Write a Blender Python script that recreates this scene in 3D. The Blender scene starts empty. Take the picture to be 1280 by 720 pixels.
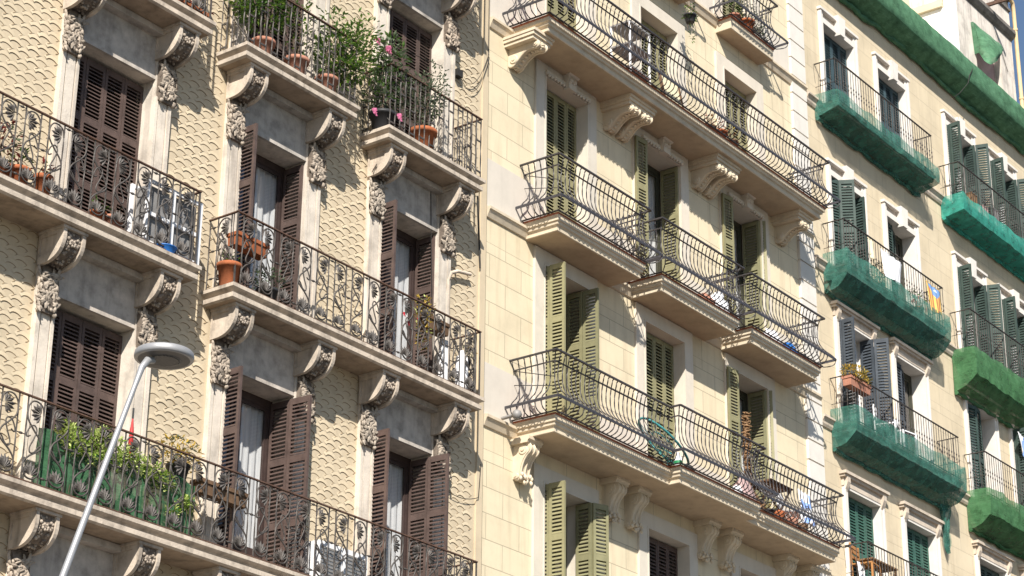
import bpy, math, random
from mathutils import Vector, Matrix, noise
random.seed(7)
R=math.radians; PI=math.pi
C=bpy.context.scene.collection
scene=bpy.context.scene
# ------------------------------------------------------------------ camera frame (metres, facade = plane y 0, street at y < 0)
RM=((0.59750489,-0.3188479,-0.73574719),(-0.80181014,-0.2268127,-0.55286209),(0.00940211,0.92026736,-0.39117718))
FPX=2745.946; CAMD=19.5; CAMZ=1.6
def at(px,py,d=0.0):
    """point of the photo's 1280x720 grid on the plane standing d metres in front of the facades"""
    c=(px-640,-(py-360),-FPX)
    r=[sum(RM[i][k]*c[k] for k in range(3)) for i in range(3)]
    t=(CAMD-d)/r[1]
    return Vector((r[0]*t,-d,r[2]*t+CAMZ))
# ------------------------------------------------------------------ materials
MATS={}
class NT:
    def __init__(s,name):
        m=bpy.data.materials.new(name); m.use_nodes=True
        s.m=m; s.t=m.node_tree; s.n=s.t.nodes; s.l=s.t.links
        s.b=s.n['Principled BSDF']; s.out=s.n['Material Output']
    def node(s,t,**k):
        n=s.n.new(t)
        for a,b in k.items(): setattr(n,a,b)
        return n
    def link(s,a,b): s.l.new(a,b)
    def coord(s):
        if not hasattr(s,'_c'): s._c=s.node('ShaderNodeNewGeometry').outputs['Position']
        return s._c
    def noise(s,scale,detail=4,rough=.6,vec=None,stretch=None):
        n=s.node('ShaderNodeTexNoise'); n.inputs['Scale'].default_value=scale
        n.inputs['Detail'].default_value=detail; n.inputs['Roughness'].default_value=rough
        v=vec or s.coord()
        if stretch:
            mp=s.node('ShaderNodeMapping'); mp.inputs['Scale'].default_value=stretch
            s.link(v,mp.inputs['Vector']); v=mp.outputs[0]
        s.link(v,n.inputs['Vector']); return n.outputs['Fac']
    def ramp(s,fac,stops):
        r=s.node('ShaderNodeValToRGB'); e=r.color_ramp.elements
        e[0].position=stops[0][0]; e[0].color=(*stops[0][1],1)
        e[1].position=stops[-1][0]; e[1].color=(*stops[-1][1],1)
        for p,c in stops[1:-1]:
            q=e.new(p); q.color=(*c,1)
        s.link(fac,r.inputs[0]); return r.outputs[0]
    def math(s,op,a,b=None):
        n=s.node('ShaderNodeMath',operation=op)
        for i,x in enumerate((a,b)):
            if x is None: continue
            if isinstance(x,(int,float)): n.inputs[i].default_value=x
            else: s.link(x,n.inputs[i])
        return n.outputs[0]
    def mix(s,fac,a,b,blend='MIX'):
        n=s.node('ShaderNodeMix',data_type='RGBA',blend_type=blend)
        for k,x in ((0,fac),(6,a),(7,b)):
            if isinstance(x,(int,float)): n.inputs[k].default_value=x
            elif isinstance(x,tuple): n.inputs[k].default_value=(*x,1)
            else: s.link(x,n.inputs[k])
        return n.outputs[2]
    def bump(s,h,strength=.3,dist=.02):
        b=s.node('ShaderNodeBump'); b.inputs['Strength'].default_value=strength; b.inputs['Distance'].default_value=dist
        s.link(h,b.inputs['Height']); s.link(b.outputs[0],s.b.inputs['Normal'])
    def done(s,col=None,rough=.8,metal=0,spec=None):
        if col is not None:
            if isinstance(col,tuple): s.b.inputs['Base Color'].default_value=(*col,1)
            else: s.link(col,s.b.inputs['Base Color'])
        s.b.inputs['Roughness'].default_value=rough; s.b.inputs['Metallic'].default_value=metal
        if spec is not None: s.b.inputs['Specular IOR Level'].default_value=spec
        MATS[s.m.name]=s.m; return s.m
def mul(c,k): return tuple(x*k for x in c)
def mottled(name,c,lo=.75,hi=1.15,scale=2.5,streak=.3,rough=.85,bump=.25,fine=60,spec=.3,dirt=None,metal=0):
    t=NT(name)
    a=t.noise(scale,6,.65)
    col=t.ramp(a,[(.3,mul(c,lo)),(.5,c),(.72,tuple(min(1,x*hi) for x in c))])
    if streak:
        b=t.noise(1.0,5,.6,stretch=(7,7,.55))
        d=dirt or mul(c,.55)
        f=t.math('MULTIPLY',t.ramp(b,[(.5,(0,0,0)),(.75,(1,1,1))]),streak)
        col=t.mix(f,col,d)
    rnd=.16 if name.startswith(('wood_','terracotta','carved','patina_shade','lintel')) else .07
    oi=t.node('ShaderNodeObjectInfo'); col=t.mix(1.0,col,t.ramp(oi.outputs['Random'],[(0,(1-rnd,)*3),(1,(1,1-.25*rnd,1-.45*rnd))]),'MULTIPLY')
    g=t.noise(fine,3,.6)
    t.bump(t.math('ADD',t.math('MULTIPLY',a,1.5),g),bump,.01)
    return t.done(col,rough,metal,spec)
mottled('stucco_a',(.545,.455,.325),.86,1.08,1.3,.25,.9,.2,90,.2,dirt=(.36,.27,.17))
mottled('stucco_a_relief',(.56,.47,.335),.88,1.08,1.3,.22,.9,.2,90,.2,dirt=(.36,.27,.17))
mottled('groove_a',(.29,.215,.135),.8,1.1,6,0,.95,.1)
mottled('stone_a',(.60,.54,.465),.72,1.15,3.2,.55,.85,.35,45,.25,dirt=(.20,.165,.14))
mottled('slab_a',(.50,.43,.355),.62,1.25,3.6,.65,.9,.5,30,.2,dirt=(.13,.105,.085))
mottled('carved_a',(.40,.345,.285),.38,1.25,16,.5,.85,.4,40,.2,dirt=(.16,.13,.11))
mottled('patina_shade',(.17,.14,.115),.5,1.5,14,0,.8,.4,50,.2)  # dark patina on the brackets; on capitals, crevice shade put into the colour
mottled('lintel_a',(.45,.415,.375),.6,1.3,4.5,.5,.75,.35,25,.3,dirt=(.2,.18,.17))
mottled('stone_b',(.60,.55,.47),.9,1.06,2.2,.22,.85,.15,70,.25,dirt=(.42,.36,.28))
mottled('slab_b',(.60,.515,.39),.85,1.1,2.5,.3,.85,.2,60,.25,dirt=(.28,.23,.17))
mottled('band_b',(.60,.55,.48),.92,1.05,1.8,.15,.85,.12,70,.25)
mottled('quoin_b',(.66,.63,.58),.9,1.05,2.2,.2,.8,.1,60,.25,dirt=(.5,.46,.4))
mottled('soffit_shade_a',(.34,.265,.195),.6,1.2,3.6,.5,.9,.4,30,.2,dirt=(.14,.11,.085))  # dirty slab underside, with its warm shade also put into the colour
mottled('soffit_shade_b',(.44,.345,.24),.82,1.1,2.5,.3,.85,.2,60,.25,dirt=(.28,.22,.16))  # slab_b underside: shade and warm bounce light put into the colour
mottled('tile_edge',(.36,.13,.075),.6,1.3,8,.2,.8,.3,40,.2)
mottled('white_c',(.68,.645,.60),.86,1.05,2.8,.25,.8,.15,60,.25,dirt=(.48,.43,.37))
mottled('stone_c',(.55,.47,.385),.72,1.12,3.5,.5,.85,.3,50,.25,dirt=(.28,.235,.19))
mottled('slab_c',(.13,.112,.095),.6,1.2,3,.4,.9,.4,40,.2)
mottled('attic_c',(.62,.575,.52),.62,1.15,2.6,.85,.9,.35,40,.2,dirt=(.25,.22,.2))
mottled('attic_white',(.85,.84,.82),.95,1.03,2,.05,.8,.1)
mottled('attic_cream',(.60,.54,.40),.9,1.05,2,.15,.8,.1)
mottled('ledge_grey',(.17,.155,.14),.5,1.4,6,.5,.9,.4)
mottled('iron_a',(.08,.072,.066),.6,1.4,18,.25,.6,.3,80,.4,dirt=(.10,.055,.035),metal=.25)
mottled('iron_rust',(.105,.06,.042),.6,1.4,18,.2,.7,.3,80,.3)
mottled('iron_b',(.05,.047,.05),.7,1.4,20,.2,.5,.2,80,.5,dirt=(.08,.05,.035),metal=.2)
mottled('iron_band',(.08,.08,.095),.7,1.3,14,.2,.45,.2,80,.5,metal=.3)
mottled('iron_c',(.05,.043,.04),.7,1.4,20,.2,.6,.2,80,.4)
mottled('wood_a',(.098,.067,.058),.7,1.25,7,.35,.65,.25,70,.35,dirt=(.05,.03,.025))
mottled('wood_a_dark',(.05,.033,.03),.7,1.25,7,.2,.55,.2,70,.4)
mottled('wood_b',(.25,.24,.135),.85,1.12,5,.35,.6,.15,70,.35,dirt=(.18,.165,.09))
mottled('wood_b_grey',(.20,.23,.15),.85,1.12,5,.3,.6,.15,70,.35,dirt=(.12,.13,.09))
mottled('frame_b',(.05,.05,.035),.8,1.2,8,0,.5,.1)
mottled('wood_c',(.040,.066,.058),.7,1.3,6,.4,.65,.2,70,.35,dirt=(.03,.06,.055))
mottled('wood_c_blue',(.045,.08,.095),.7,1.3,6,.35,.6,.2,70,.35,dirt=(.03,.05,.06))
mottled('wood_c_slate',(.055,.068,.085),.7,1.3,6,.35,.6,.2,70,.35,dirt=(.04,.05,.06))
mottled('wood_c_green',(.04,.11,.085),.7,1.3,6,.35,.6,.2,70,.35,dirt=(.02,.06,.05))
mottled('terracotta',(.33,.11,.048),.75,1.2,9,.3,.85,.2,60,.2,dirt=(.28,.13,.08))
mottled('terracotta_pale',(.38,.18,.125),.75,1.2,9,.35,.85,.2,60,.2,dirt=(.4,.27,.2))
mottled('soil',(.04,.028,.02),.6,1.4,30,0,.95,.5)
mottled('dark_plastic',(.03,.03,.032),.8,1.2,9,0,.5,.1)
mottled('white_paint',(.74,.75,.77),.9,1.05,5,.15,.45,.05)
mottled('cloth_white',(.80,.81,.84),.95,1.04,5,0,.9,.1)
mottled('cloth_cream',(.66,.60,.42),.9,1.06,5,0,.9,.1)
mottled('grey_metal',(.24,.235,.23),.8,1.15,7,.2,.55,.1,metal=.15)
mottled('lamp_grey',(.32,.325,.335),.9,1.08,4,.25,.45,.06,60,.4,dirt=(.25,.25,.26),metal=.35)
mottled('lamp_under',(.15,.145,.14),.8,1.15,6,.2,.6,.1)
mottled('bark',(.10,.075,.055),.6,1.4,20,0,.9,.4)
mottled('driftwood',(.23,.14,.075),.45,1.5,14,.2,.85,.5,60,.2)
mottled('orange_wood',(.40,.19,.065),.8,1.15,8,.1,.6,.1)
mottled('brown_wood',(.14,.085,.05),.6,1.4,9,.2,.8,.2)
mottled('asphalt',(.05,.05,.052),.8,1.2,3,0,.9,.4,120,.3)
mottled('paving',(.30,.28,.26),.85,1.1,3,0,.9,.2,60,.2)
mottled('lane_paint',(.75,.75,.73),.8,1.05,6,0,.8,.1)
mottled('pipe_cream',(.62,.47,.27),.85,1.1,5,.3,.6,.1)
mottled('cable',(.03,.028,.026),.8,1.3,9,0,.7,.1)
mottled('teal_paint',(.05,.24,.25),.8,1.2,7,0,.5,.1)
mottled('blue_plastic',(.02,.13,.42),.85,1.1,7,0,.45,.05)
mottled('blue_cloth',(.22,.36,.72),.7,1.3,8,0,.8,.2)
mottled('red_paint',(.45,.04,.04),.8,1.1,7,0,.5,.05)
mottled('green_plastic',(.02,.23,.09),.8,1.2,7,0,.5,.1)
mottled('yellow_flag',(.72,.47,.13),.93,1.05,6,0,.8,.05)
mottled('red_flag',(.48,.16,.09),.93,1.05,6,0,.8,.05)
mottled('blue_flag',(.17,.30,.55),.93,1.05,6,0,.8,.05)
mottled('pink_wall',(.40,.28,.27),.9,1.1,5,.2,.8,.1)
def leafmat(name,c,tr=.35,var=.6):
    t=NT(name); a=t.noise(9,3,.6)
    col=t.ramp(a,[(.3,mul(c,1-var*.6)),(.55,c),(.75,mul(c,1+var))])
    t.done(col,.5,0,.35)
    tl=t.node('ShaderNodeBsdfTranslucent'); t.link(col,tl.inputs['Color'])
    mx=t.node('ShaderNodeMixShader'); mx.inputs[0].default_value=tr
    t.link(t.b.outputs[0],mx.inputs[1]); t.link(tl.outputs[0],mx.inputs[2]); t.link(mx.outputs[0],t.out.inputs[0])
leafmat('leaf_green',(.085,.17,.03))
leafmat('leaf_bright',(.16,.25,.035))
leafmat('leaf_olive',(.13,.17,.10))
leafmat('leaf_varieg',(.62,.70,.26),.3,.35)
leafmat('leaf_lime',(.26,.42,.05),.35,.4)
leafmat('leaf_yellow',(.56,.39,.07),.3,.45)
leafmat('leaf_dark',(.03,.065,.018))
leafmat('leaf_red',(.22,.035,.03))
leafmat('petal_pink',(.72,.20,.36))
leafmat('petal_red',(.55,.03,.05))
def netmat(name,c,alpha=.16,tr=.4):
    t=NT(name); a=t.noise(3.5,6,.7); w=t.noise(2.0,5,.7,stretch=(2.2,2.2,26))
    col=t.ramp(a,[(.3,mul(c,.55)),(.5,c),(.72,tuple(min(1,x*1.35+.015) for x in c))])
    col=t.mix(t.math('MULTIPLY',t.ramp(w,[(.52,(0,0,0)),(.75,(1,1,1))]),.45),col,tuple(min(1,x*1.9+.06) for x in c))
    t.done(col,.85,0,.15)
    g=t.noise(38,3,.7); t.bump(t.math('ADD',w,g),.5,.012)
    tl=t.node('ShaderNodeBsdfTranslucent'); t.link(col,tl.inputs['Color'])
    m1=t.node('ShaderNodeMixShader'); m1.inputs[0].default_value=tr
    t.link(t.b.outputs[0],m1.inputs[1]); t.link(tl.outputs[0],m1.inputs[2])
    tp=t.node('ShaderNodeBsdfTransparent')
    m2=t.node('ShaderNodeMixShader'); v=t.noise(5,4,.6)
    f=t.ramp(v,[(.4,(alpha*.6,)*3),(.7,(alpha*1.7,)*3)]); t.link(f,m2.inputs[0])
    t.link(m1.outputs[0],m2.inputs[1]); t.link(tp.outputs[0],m2.inputs[2]); t.link(m2.outputs[0],t.out.inputs[0])
netmat('net_teal',(.048,.16,.125),.36,.05)
netmat('net_jade',(.04,.29,.225),.30,.08)
netmat('net_green',(.06,.165,.07),.2,.08)
netmat('net_cornice',(.075,.18,.10),.08,.06)
netmat('screen_green',(.04,.115,.055),.12,.1)
def glassmat():
    t=NT('glass')
    lw=t.node('ShaderNodeLayerWeight'); lw.inputs['Blend'].default_value=.5; fac=t.math('ADD',t.math('MULTIPLY',t.math('POWER',lw.outputs['Facing'],3.0),.6),.09)
    gl=t.node('ShaderNodeBsdfGlossy'); gl.inputs['Roughness'].default_value=.03
    tp=t.node('ShaderNodeBsdfTransparent'); tp.inputs['Color'].default_value=(.92,.92,.91,1)
    g=t.noise(1.3,2,.5); bp=t.node('ShaderNodeBump'); bp.inputs['Strength'].default_value=.08; bp.inputs['Distance'].default_value=.05
    t.link(g,bp.inputs['Height']); t.link(bp.outputs[0],gl.inputs['Normal'])
    mx=t.node('ShaderNodeMixShader'); t.link(fac,mx.inputs[0])
    t.link(tp.outputs[0],mx.inputs[1]); t.link(gl.outputs[0],mx.inputs[2]); t.link(mx.outputs[0],t.out.inputs[0])
    MATS['glass']=t.m
glassmat()
def curtainmat():
    t=NT('curtain'); w=t.noise(3,3,.5,stretch=(14,14,.6))
    col=t.ramp(w,[(.3,(.66,.68,.72)),(.7,(.84,.85,.87))]); t.done(col,.9,0,.1)
    tl=t.node('ShaderNodeBsdfTranslucent'); t.link(col,tl.inputs['Color'])
    mx=t.node('ShaderNodeMixShader'); mx.inputs[0].default_value=.25
    t.link(t.b.outputs[0],mx.inputs[1]); t.link(tl.outputs[0],mx.inputs[2]); t.link(mx.outputs[0],t.out.inputs[0])
curtainmat()
def ashlar(name,c,z0,period,row,width,joint,dirt,streak,depth=.6):
    """rendered wall with scored block joints; z0 is the level of one joint, the courses restart every storey"""
    t=NT(name); a=t.noise(1.1,6,.65)
    col=t.ramp(a,[(.3,mul(c,.86)),(.5,c),(.72,mul(c,1.07))])
    b=t.noise(1.0,5,.6,stretch=(6,6,.5))
    col=t.mix(t.math('MULTIPLY',t.ramp(b,[(.5,(0,0,0)),(.78,(1,1,1))]),streak),col,dirt)
    sp=t.node('ShaderNodeSeparateXYZ'); t.link(t.coord(),sp.inputs[0])
    zz=t.math('MODULO',t.math('ADD',sp.outputs[2],20*period-z0),period)
    cb=t.node('ShaderNodeCombineXYZ'); t.link(sp.outputs[0],cb.inputs[0]); t.link(zz,cb.inputs[1])
    bk=t.node('ShaderNodeTexBrick'); t.link(cb.outputs[0],bk.inputs['Vector'])
    bk.offset=.5; bk.squash=1
    for k,v in (('Scale',1.0),('Mortar Size',.006),('Mortar Smooth',.1),('Bias',0),('Brick Width',width),('Row Height',row)): bk.inputs[k].default_value=v
    bk.inputs['Color1'].default_value=(1,1,1,1); bk.inputs['Color2'].default_value=(.93,.92,.90,1); bk.inputs['Mortar'].default_value=(0,0,0,1)
    col=t.mix(1.0,col,bk.outputs['Color'],'MULTIPLY') if False else t.mix(t.math('MULTIPLY',bk.outputs['Fac'],joint),t.mix(.6,col,t.mix(1.0,col,t.ramp(bk.outputs['Color'],[(.0,(.95,.95,.95)),(.9,(.9,.89,.87)),(1,(1,1,1))]),'MULTIPLY')),mul(c,.32))
    g=t.noise(70,3,.6)
    h=t.math('SUBTRACT',t.math('MULTIPLY',g,.25),t.math('MULTIPLY',bk.outputs['Fac'],1.0))
    t.bump(h,depth,.012)
    return t.done(col,.88,0,.2)
ashlar('ashlar_b',(.655,.565,.405),19.44,3.475,.4115,.845,.6,(.42,.34,.225),.5)
ashlar('ashlar_c',(.59,.50,.36),25.1,3.55,.42,1.05,.36,(.36,.28,.19),.35,.4)
M=MATS
# ------------------------------------------------------------------ mesh builder
class MB:
    def __init__(s): s.v=[];s.f=[];s.m=[];s.s=[]
    def add(s,v,f,mat=0,sm=False):
        o=len(s.v); s.v.extend([tuple(p) for p in v])
        for q in f: s.f.append(tuple(i+o for i in q)); s.m.append(mat); s.s.append(sm)
        return s
    def box(s,x0,x1,y0,y1,z0,z1,mat=0):
        return s.add([(x0,y0,z0),(x1,y0,z0),(x1,y1,z0),(x0,y1,z0),(x0,y0,z1),(x1,y0,z1),(x1,y1,z1),(x0,y1,z1)],
              [(0,3,2,1),(4,5,6,7),(0,1,5,4),(1,2,6,5),(2,3,7,6),(3,0,4,7)],mat)
    def quad(s,a,b,c,d,mat=0): return s.add([a,b,c,d],[(0,1,2,3)],mat)
    def prism(s,poly,axis,a0,a1,mat=0,sm=False):
        """extrude a 2D polygon along an axis: axis x -> poly is (y,z); y -> (x,z); z -> (x,y)"""
        n=len(poly)
        def P(p,a): return {'x':(a,p[0],p[1]),'y':(p[0],a,p[1]),'z':(p[0],p[1],a)}[axis]
        v=[P(p,a0) for p in poly]+[P(p,a1) for p in poly]
        s.add(v,[tuple(range(n))[::-1],tuple(range(n,2*n))],mat)
        return s.add(v,[(i,(i+1)%n,n+(i+1)%n,n+i) for i in range(n)],mat,sm)
    def tube(s,pts,r,n=4,mat=0,sm=False,twist=0,cap=True,phase=.785):
        pts=[Vector(p) for p in pts]; k=len(pts); V=[]
        rr=r if isinstance(r,(list,tuple)) else [r]*k
        t0=(pts[1]-pts[0]).normalized()
        u=t0.orthogonal().normalized() if abs(t0.z)<.9 else Vector((1,0,0))
        for i,p in enumerate(pts):
            t=(pts[min(i+1,k-1)]-pts[max(i-1,0)])
            if t.length<1e-9: t=t0
            t.normalize(); u=(u-t*u.dot(t))
            if u.length<1e-6: u=t.orthogonal()
            u.normalize(); w=t.cross(u)
            for j in range(n):
                a=2*PI*j/n+phase+twist*i
                V.append(p+(u*math.cos(a)+w*math.sin(a))*rr[i])
        F=[(i*n+j,i*n+(j+1)%n,(i+1)*n+(j+1)%n,(i+1)*n+j) for i in range(k-1) for j in range(n)]
        s.add(V,F,mat,sm)
        if cap: s.add(V[:n],[tuple(range(n))[::-1]],mat); s.add(V[-n:],[tuple(range(n))],mat)
        return s
    def bar(s,a,b,w,h,mat=0):
        a=Vector(a);b=Vector(b);t=(b-a).normalized()
        up=Vector((0,0,1)) if abs(t.z)<.95 else Vector((0,1,0))
        x=t.cross(up).normalized()*w/2; y=x.cross(t).normalized()*h/2
        v=[a-x-y,a+x-y,a+x+y,a-x+y,b-x-y,b+x-y,b+x+y,b-x+y]
        return s.add(v,[(0,3,2,1),(4,5,6,7),(0,1,5,4),(1,2,6,5),(2,3,7,6),(3,0,4,7)],mat)
    def lathe(s,prof,c,n=16,mat=0,sm=True):
        V=[];k=len(prof)
        for r,z in prof:
            for j in range(n):
                a=2*PI*j/n; V.append((c[0]+r*math.cos(a),c[1]+r*math.sin(a),c[2]+z))
        F=[(i*n+j,i*n+(j+1)%n,(i+1)*n+(j+1)%n,(i+1)*n+j) for i in range(k-1) for j in range(n)]
        s.add(V,F,mat,sm); s.add(V[:n],[tuple(range(n))[::-1]],mat); s.add(V[-n:],[tuple(range(n))],mat); return s
    def blob(s,c,rx,ry,rz,mat=0,rot=0):
        n=6;rings=[(-.8,.6),(-.1,1.0),(.65,.72)]
        V=[(0,0,-1)]
        for h,r in rings:
            for j in range(n):
                a=2*PI*j/n+rot; V.append((r*math.cos(a),r*math.sin(a),h))
        V.append((0,0,1)); F=[]
        for j in range(n): F.append((0,1+(j+1)%n,1+j))
        for i in range(2):
            for j in range(n): F.append((1+i*n+j,1+i*n+(j+1)%n,1+(i+1)*n+(j+1)%n,1+(i+1)*n+j))
        for j in range(n): F.append((1+2*n+j,1+2*n+(j+1)%n,1+3*n))
        return s.add([(c[0]+x*rx,c[1]+y*ry,c[2]+z*rz) for x,y,z in V],F,mat,True)
    def mesh(s,name,mats,origin=(0,0,0)):
        me=bpy.data.meshes.new(name)
        ox,oy,oz=origin
        me.from_pydata([(x-ox,y-oy,z-oz) for x,y,z in s.v],[],s.f)
        for m in mats: me.materials.append(M[m])
        me.polygons.foreach_set('material_index',s.m); me.polygons.foreach_set('use_smooth',s.s)
        me.update(); return me
WP={}
def link(name,data,parent=None,world=(0,0,0),rz=0):
    o=bpy.data.objects.new(name,data); C.objects.link(o); w=Vector(world); WP[o]=w
    if parent is not None: o.parent=parent; o.location=w-WP[parent]
    else: o.location=w
    if rz: o.rotation_euler=(0,0,rz)
    return o
def part(name,mb,mats,parent):
    """a part modelled in world metres under its thing"""
    w=WP[parent]; return link(name,mb.mesh(name,mats,w),parent,w)
def thing(name,label,cat,loc,group=None,data=None,rz=0):
    o=link(name,data,None,loc,rz); o['label']=label; o['category']=cat
    if group: o['group']=group
    return o
def meshthing(name,label,cat,mb,mats,loc,group=None):
    return thing(name,label,cat,loc,group,mb.mesh(name,mats,loc))
def struct(name,mb,mats):
    o=link(name,mb.mesh(name,mats)); o['kind']='structure'; return o
CACHE={}
def cached(key,fn):
    if key not in CACHE: CACHE[key]=fn()
    return CACHE[key]
# ------------------------------------------------------------------ shared building pieces
def offset_path(path,o):
    out=[];n=len(path)
    def nrm(a,b):
        dx,dy=b[0]-a[0],b[1]-a[1]; l=math.hypot(dx,dy); return (dy/l,-dx/l)
    for i in range(n):
        ns=[]
        if i>0: ns.append(nrm(path[i-1],path[i]))
        if i<n-1: ns.append(nrm(path[i],path[i+1]))
        if len(ns)==2 and abs(ns[0][0]*ns[1][0]+ns[0][1]*ns[1][1])<.5: x=ns[0][0]+ns[1][0]; y=ns[0][1]+ns[1][1]
        else: x,y=ns[0]
        out.append((path[i][0]+x*o,path[i][1]+y*o))
    return out
def moulded(mb,path,prof,z,mats=None,top=0,bottom=0):
    """sweep a moulding profile [(offset, dz)] round a slab's free edges and close it above and below"""
    rings=[[(x,y,z+dz) for x,y in offset_path(path,o)] for o,dz in prof]
    n=len(path)
    for k in range(len(prof)-1):
        a,b=rings[k],rings[k+1]
        for i in range(n-1): mb.quad(b[i],b[i+1],a[i+1],a[i],(mats[k] if mats else 0))
    mb.add(rings[0],[tuple(range(n))],top); mb.add(rings[-1],[tuple(range(n))[::-1]],bottom)
def wall_grid(mb,x0,x1,z0,z1,openings,y=0.0,reveal=.36,mat=0,rmat=1,thick=True):
    """front sheet of a wall with real openings and their reveals"""
    xs=sorted({x0,x1,*[o[0] for o in openings],*[o[1] for o in openings]}); zs=sorted({z0,z1,*[o[2] for o in openings],*[o[3] for o in openings]})
    for i in range(len(xs)-1):
        for j in range(len(zs)-1):
            cx=(xs[i]+xs[i+1])/2; cz=(zs[j]+zs[j+1])/2
            if any(o[0]<cx<o[1] and o[2]<cz<o[3] for o in openings): continue
            mb.quad((xs[i],y,zs[j]),(xs[i+1],y,zs[j]),(xs[i+1],y,zs[j+1]),(xs[i],y,zs[j+1]),mat)
    for a,b,c,d in openings:
        Y=y+reveal
        mb.quad((a,y,c),(a,y,d),(a,Y,d),(a,Y,c),rmat); mb.quad((b,y,d),(b,y,c),(b,Y,c),(b,Y,d),rmat)
        mb.quad((a,y,d),(b,y,d),(b,Y,d),(a,Y,d),rmat); mb.quad((b,y,c),(a,y,c),(a,Y,c),(b,Y,c),rmat)
def shell(mb,x0,x1,z0,z1,y1=9.0,mat=0,y0=0.0):
    mb.quad((x0,y1,z0),(x0,y0,z0),(x0,y0,z1),(x0,y1,z1),mat); mb.quad((x1,y0,z0),(x1,y1,z0),(x1,y1,z1),(x1,y0,z1),mat)
    mb.quad((x1,y1,z0),(x0,y1,z0),(x0,y1,z1),(x1,y1,z1),mat); mb.quad((x0,y0,z1),(x1,y0,z1),(x1,y1,z1),(x0,y1,z1),mat)
def leaf_mesh(w,h,mat,nb=1,pitch=.058,tilt=.44,cols=1):
    tilt={'wood_a':.44,'wood_b':.5}.get(mat,.62)
    def mk():
        mb=MB(); st=.042 if mat=='wood_a' else .05; T=.02
        mb.box(0,st,-T,T,0,h); mb.box(w-st,w,-T,T,0,h)
        zs=[.11]
        rails=[(0,.12),(h-.09,h)]+[(h*f-.05,h*f+.05) for f in ([.47] if nb==1 else [.31,.66] if nb==2 else [])]
        rails.sort()
        for a,b in rails: mb.box(st,w-st,-T*.92,T*.92,a,b)
        cx=[(st,w-st)]
        if cols==2: mb.box(w/2-.02,w/2+.02,-T*.9,T*.9,.12,h-.09); cx=[(st,w/2-.02),(w/2+.02,w-st)]
        for k in range(len(rails)-1):
            a=rails[k][1]; b=rails[k+1][0]; n=max(1,int((b-a)/pitch)); p=(b-a)/n
            for i in range(n):
                z=a+p*(i+.5); dz=p*tilt; t=.007
                for xa,xb in cx:
                    v=[(xa,-.018,z-dz*.9),(xb,-.018,z-dz*.9),(xb,.018,z+dz*.9-.012),(xa,.018,z+dz*.9-.012)]
                    v+=[(x,y,q+t+.006) for x,y,q in v]
                    mb.add(v,[(0,3,2,1),(4,5,6,7),(0,1,5,4),(2,3,7,6)])
        return mb.mesh('shutter',[mat])
    return cached(('leaf',round(w,3),round(h,3),mat,nb,pitch,cols),mk)
def window(parent,x0,x1,z0,z1,fmat,y=.30,curtain='half',sill=None,transom=.0):
    """window joinery in its opening, panes and curtains as its own pieces"""
    w=x1-x0; h=z1-z0; mb=MB(); F=.07
    mb.box(0,F,0,.07,0,h); mb.box(w-F,w,0,.07,0,h); mb.box(F,w-F,.002,.068,h-.11,h); mb.box(F,w-F,.002,.068,0,.12)
    c=w/2; mb.box(c-.055,c+.055,-.012,.06,.12,h-.11)
    if transom: mb.box(F,w-F,.0,.06,h-transom-.04,h-transom+.04)
    o=link('window',mb.mesh('window',[fmat]),parent,(x0,y,z0))
    for a,b in ((F,c-.055),(c+.055,w-F)):
        p=MB(); s=.045
        p.box(a,a+s,.012,.052,.12,h-.11); p.box(b-s,b,.012,.052,.12,h-.11); p.box(a+s,b-s,.014,.05,h-.16,h-.11); p.box(a+s,b-s,.014,.05,.12,.5)
        link('casement',p.mesh('casement',[fmat]),o,(x0,y,z0))
        g=MB(); g.quad((a+s,.03,.5),(b-s,.03,.5),(b-s,.03,h-.16),(a+s,.03,h-.16))
        link('pane',g.mesh('pane',['glass']),o,(x0,y,z0))
    if curtain:
        spans={'half':[(c-.02,w-F)],'full':[(F,w-F)],'sides':[(F,F+w*.2),(w*.62,w-F)],'left':[(F,c-.1)]}[curtain]
        for a,b in spans:
            cm=MB(); n=22; V=[]
            for i in range(n+1):
                x=a+(b-a)*i/n
                for k in range(5):
                    q=k/4; V.append((x+.02*math.sin(i*1.1+q*2)*q,.10+.022*math.sin(i*1.35+q*.8)+.01*math.sin(i*.5),.05+(h-.1)*(1-q)))
            F_=[(i*5+k,i*5+k+1,(i+1)*5+k+1,(i+1)*5+k) for i in range(n) for k in range(4)]
            cm.add(V,F_,0,True); link('curtain',cm.mesh('curtain',['curtain']),o,(x0,y,z0))
    return o
def shut(win,x,y,z,ang,w,h,mat,nb=1,pitch=.058,cols=1):
    return link('shutter',leaf_mesh(w,h,mat,nb,pitch,.44,cols),win,(x,y,z),R(ang))
def closed_shutters(win,x0,x1,z0,z1,n,mat,y=.17,nb=1,pitch=.058):
    w=(x1-x0)/n
    for i in range(n): shut(win,x0+i*w+.004,y,z0+.03,0,w-.008,z1-z0-.05,mat,nb,pitch)
def folded(win,side,xh,yh,z0,z1,w,a1,a2,mat,nb=1,pitch=.058,cols=1):
    """two hinged leaves: the first along a1 from the jamb, the second along a2 from its end (degrees, -90 points to the street)"""
    h=z1-z0-.05
    shut(win,xh,yh,z0+.03,a1,w,h,mat,nb,pitch,cols)
    e=(xh+w*math.cos(R(a1)),yh+w*math.sin(R(a1)))
    if a2 is not None: shut(win,e[0]+(.022 if side=='R' else -.006 if side=='X' else -.022),e[1]-.01,z0+.03,a2,w,h,mat,nb,pitch,cols)
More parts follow.
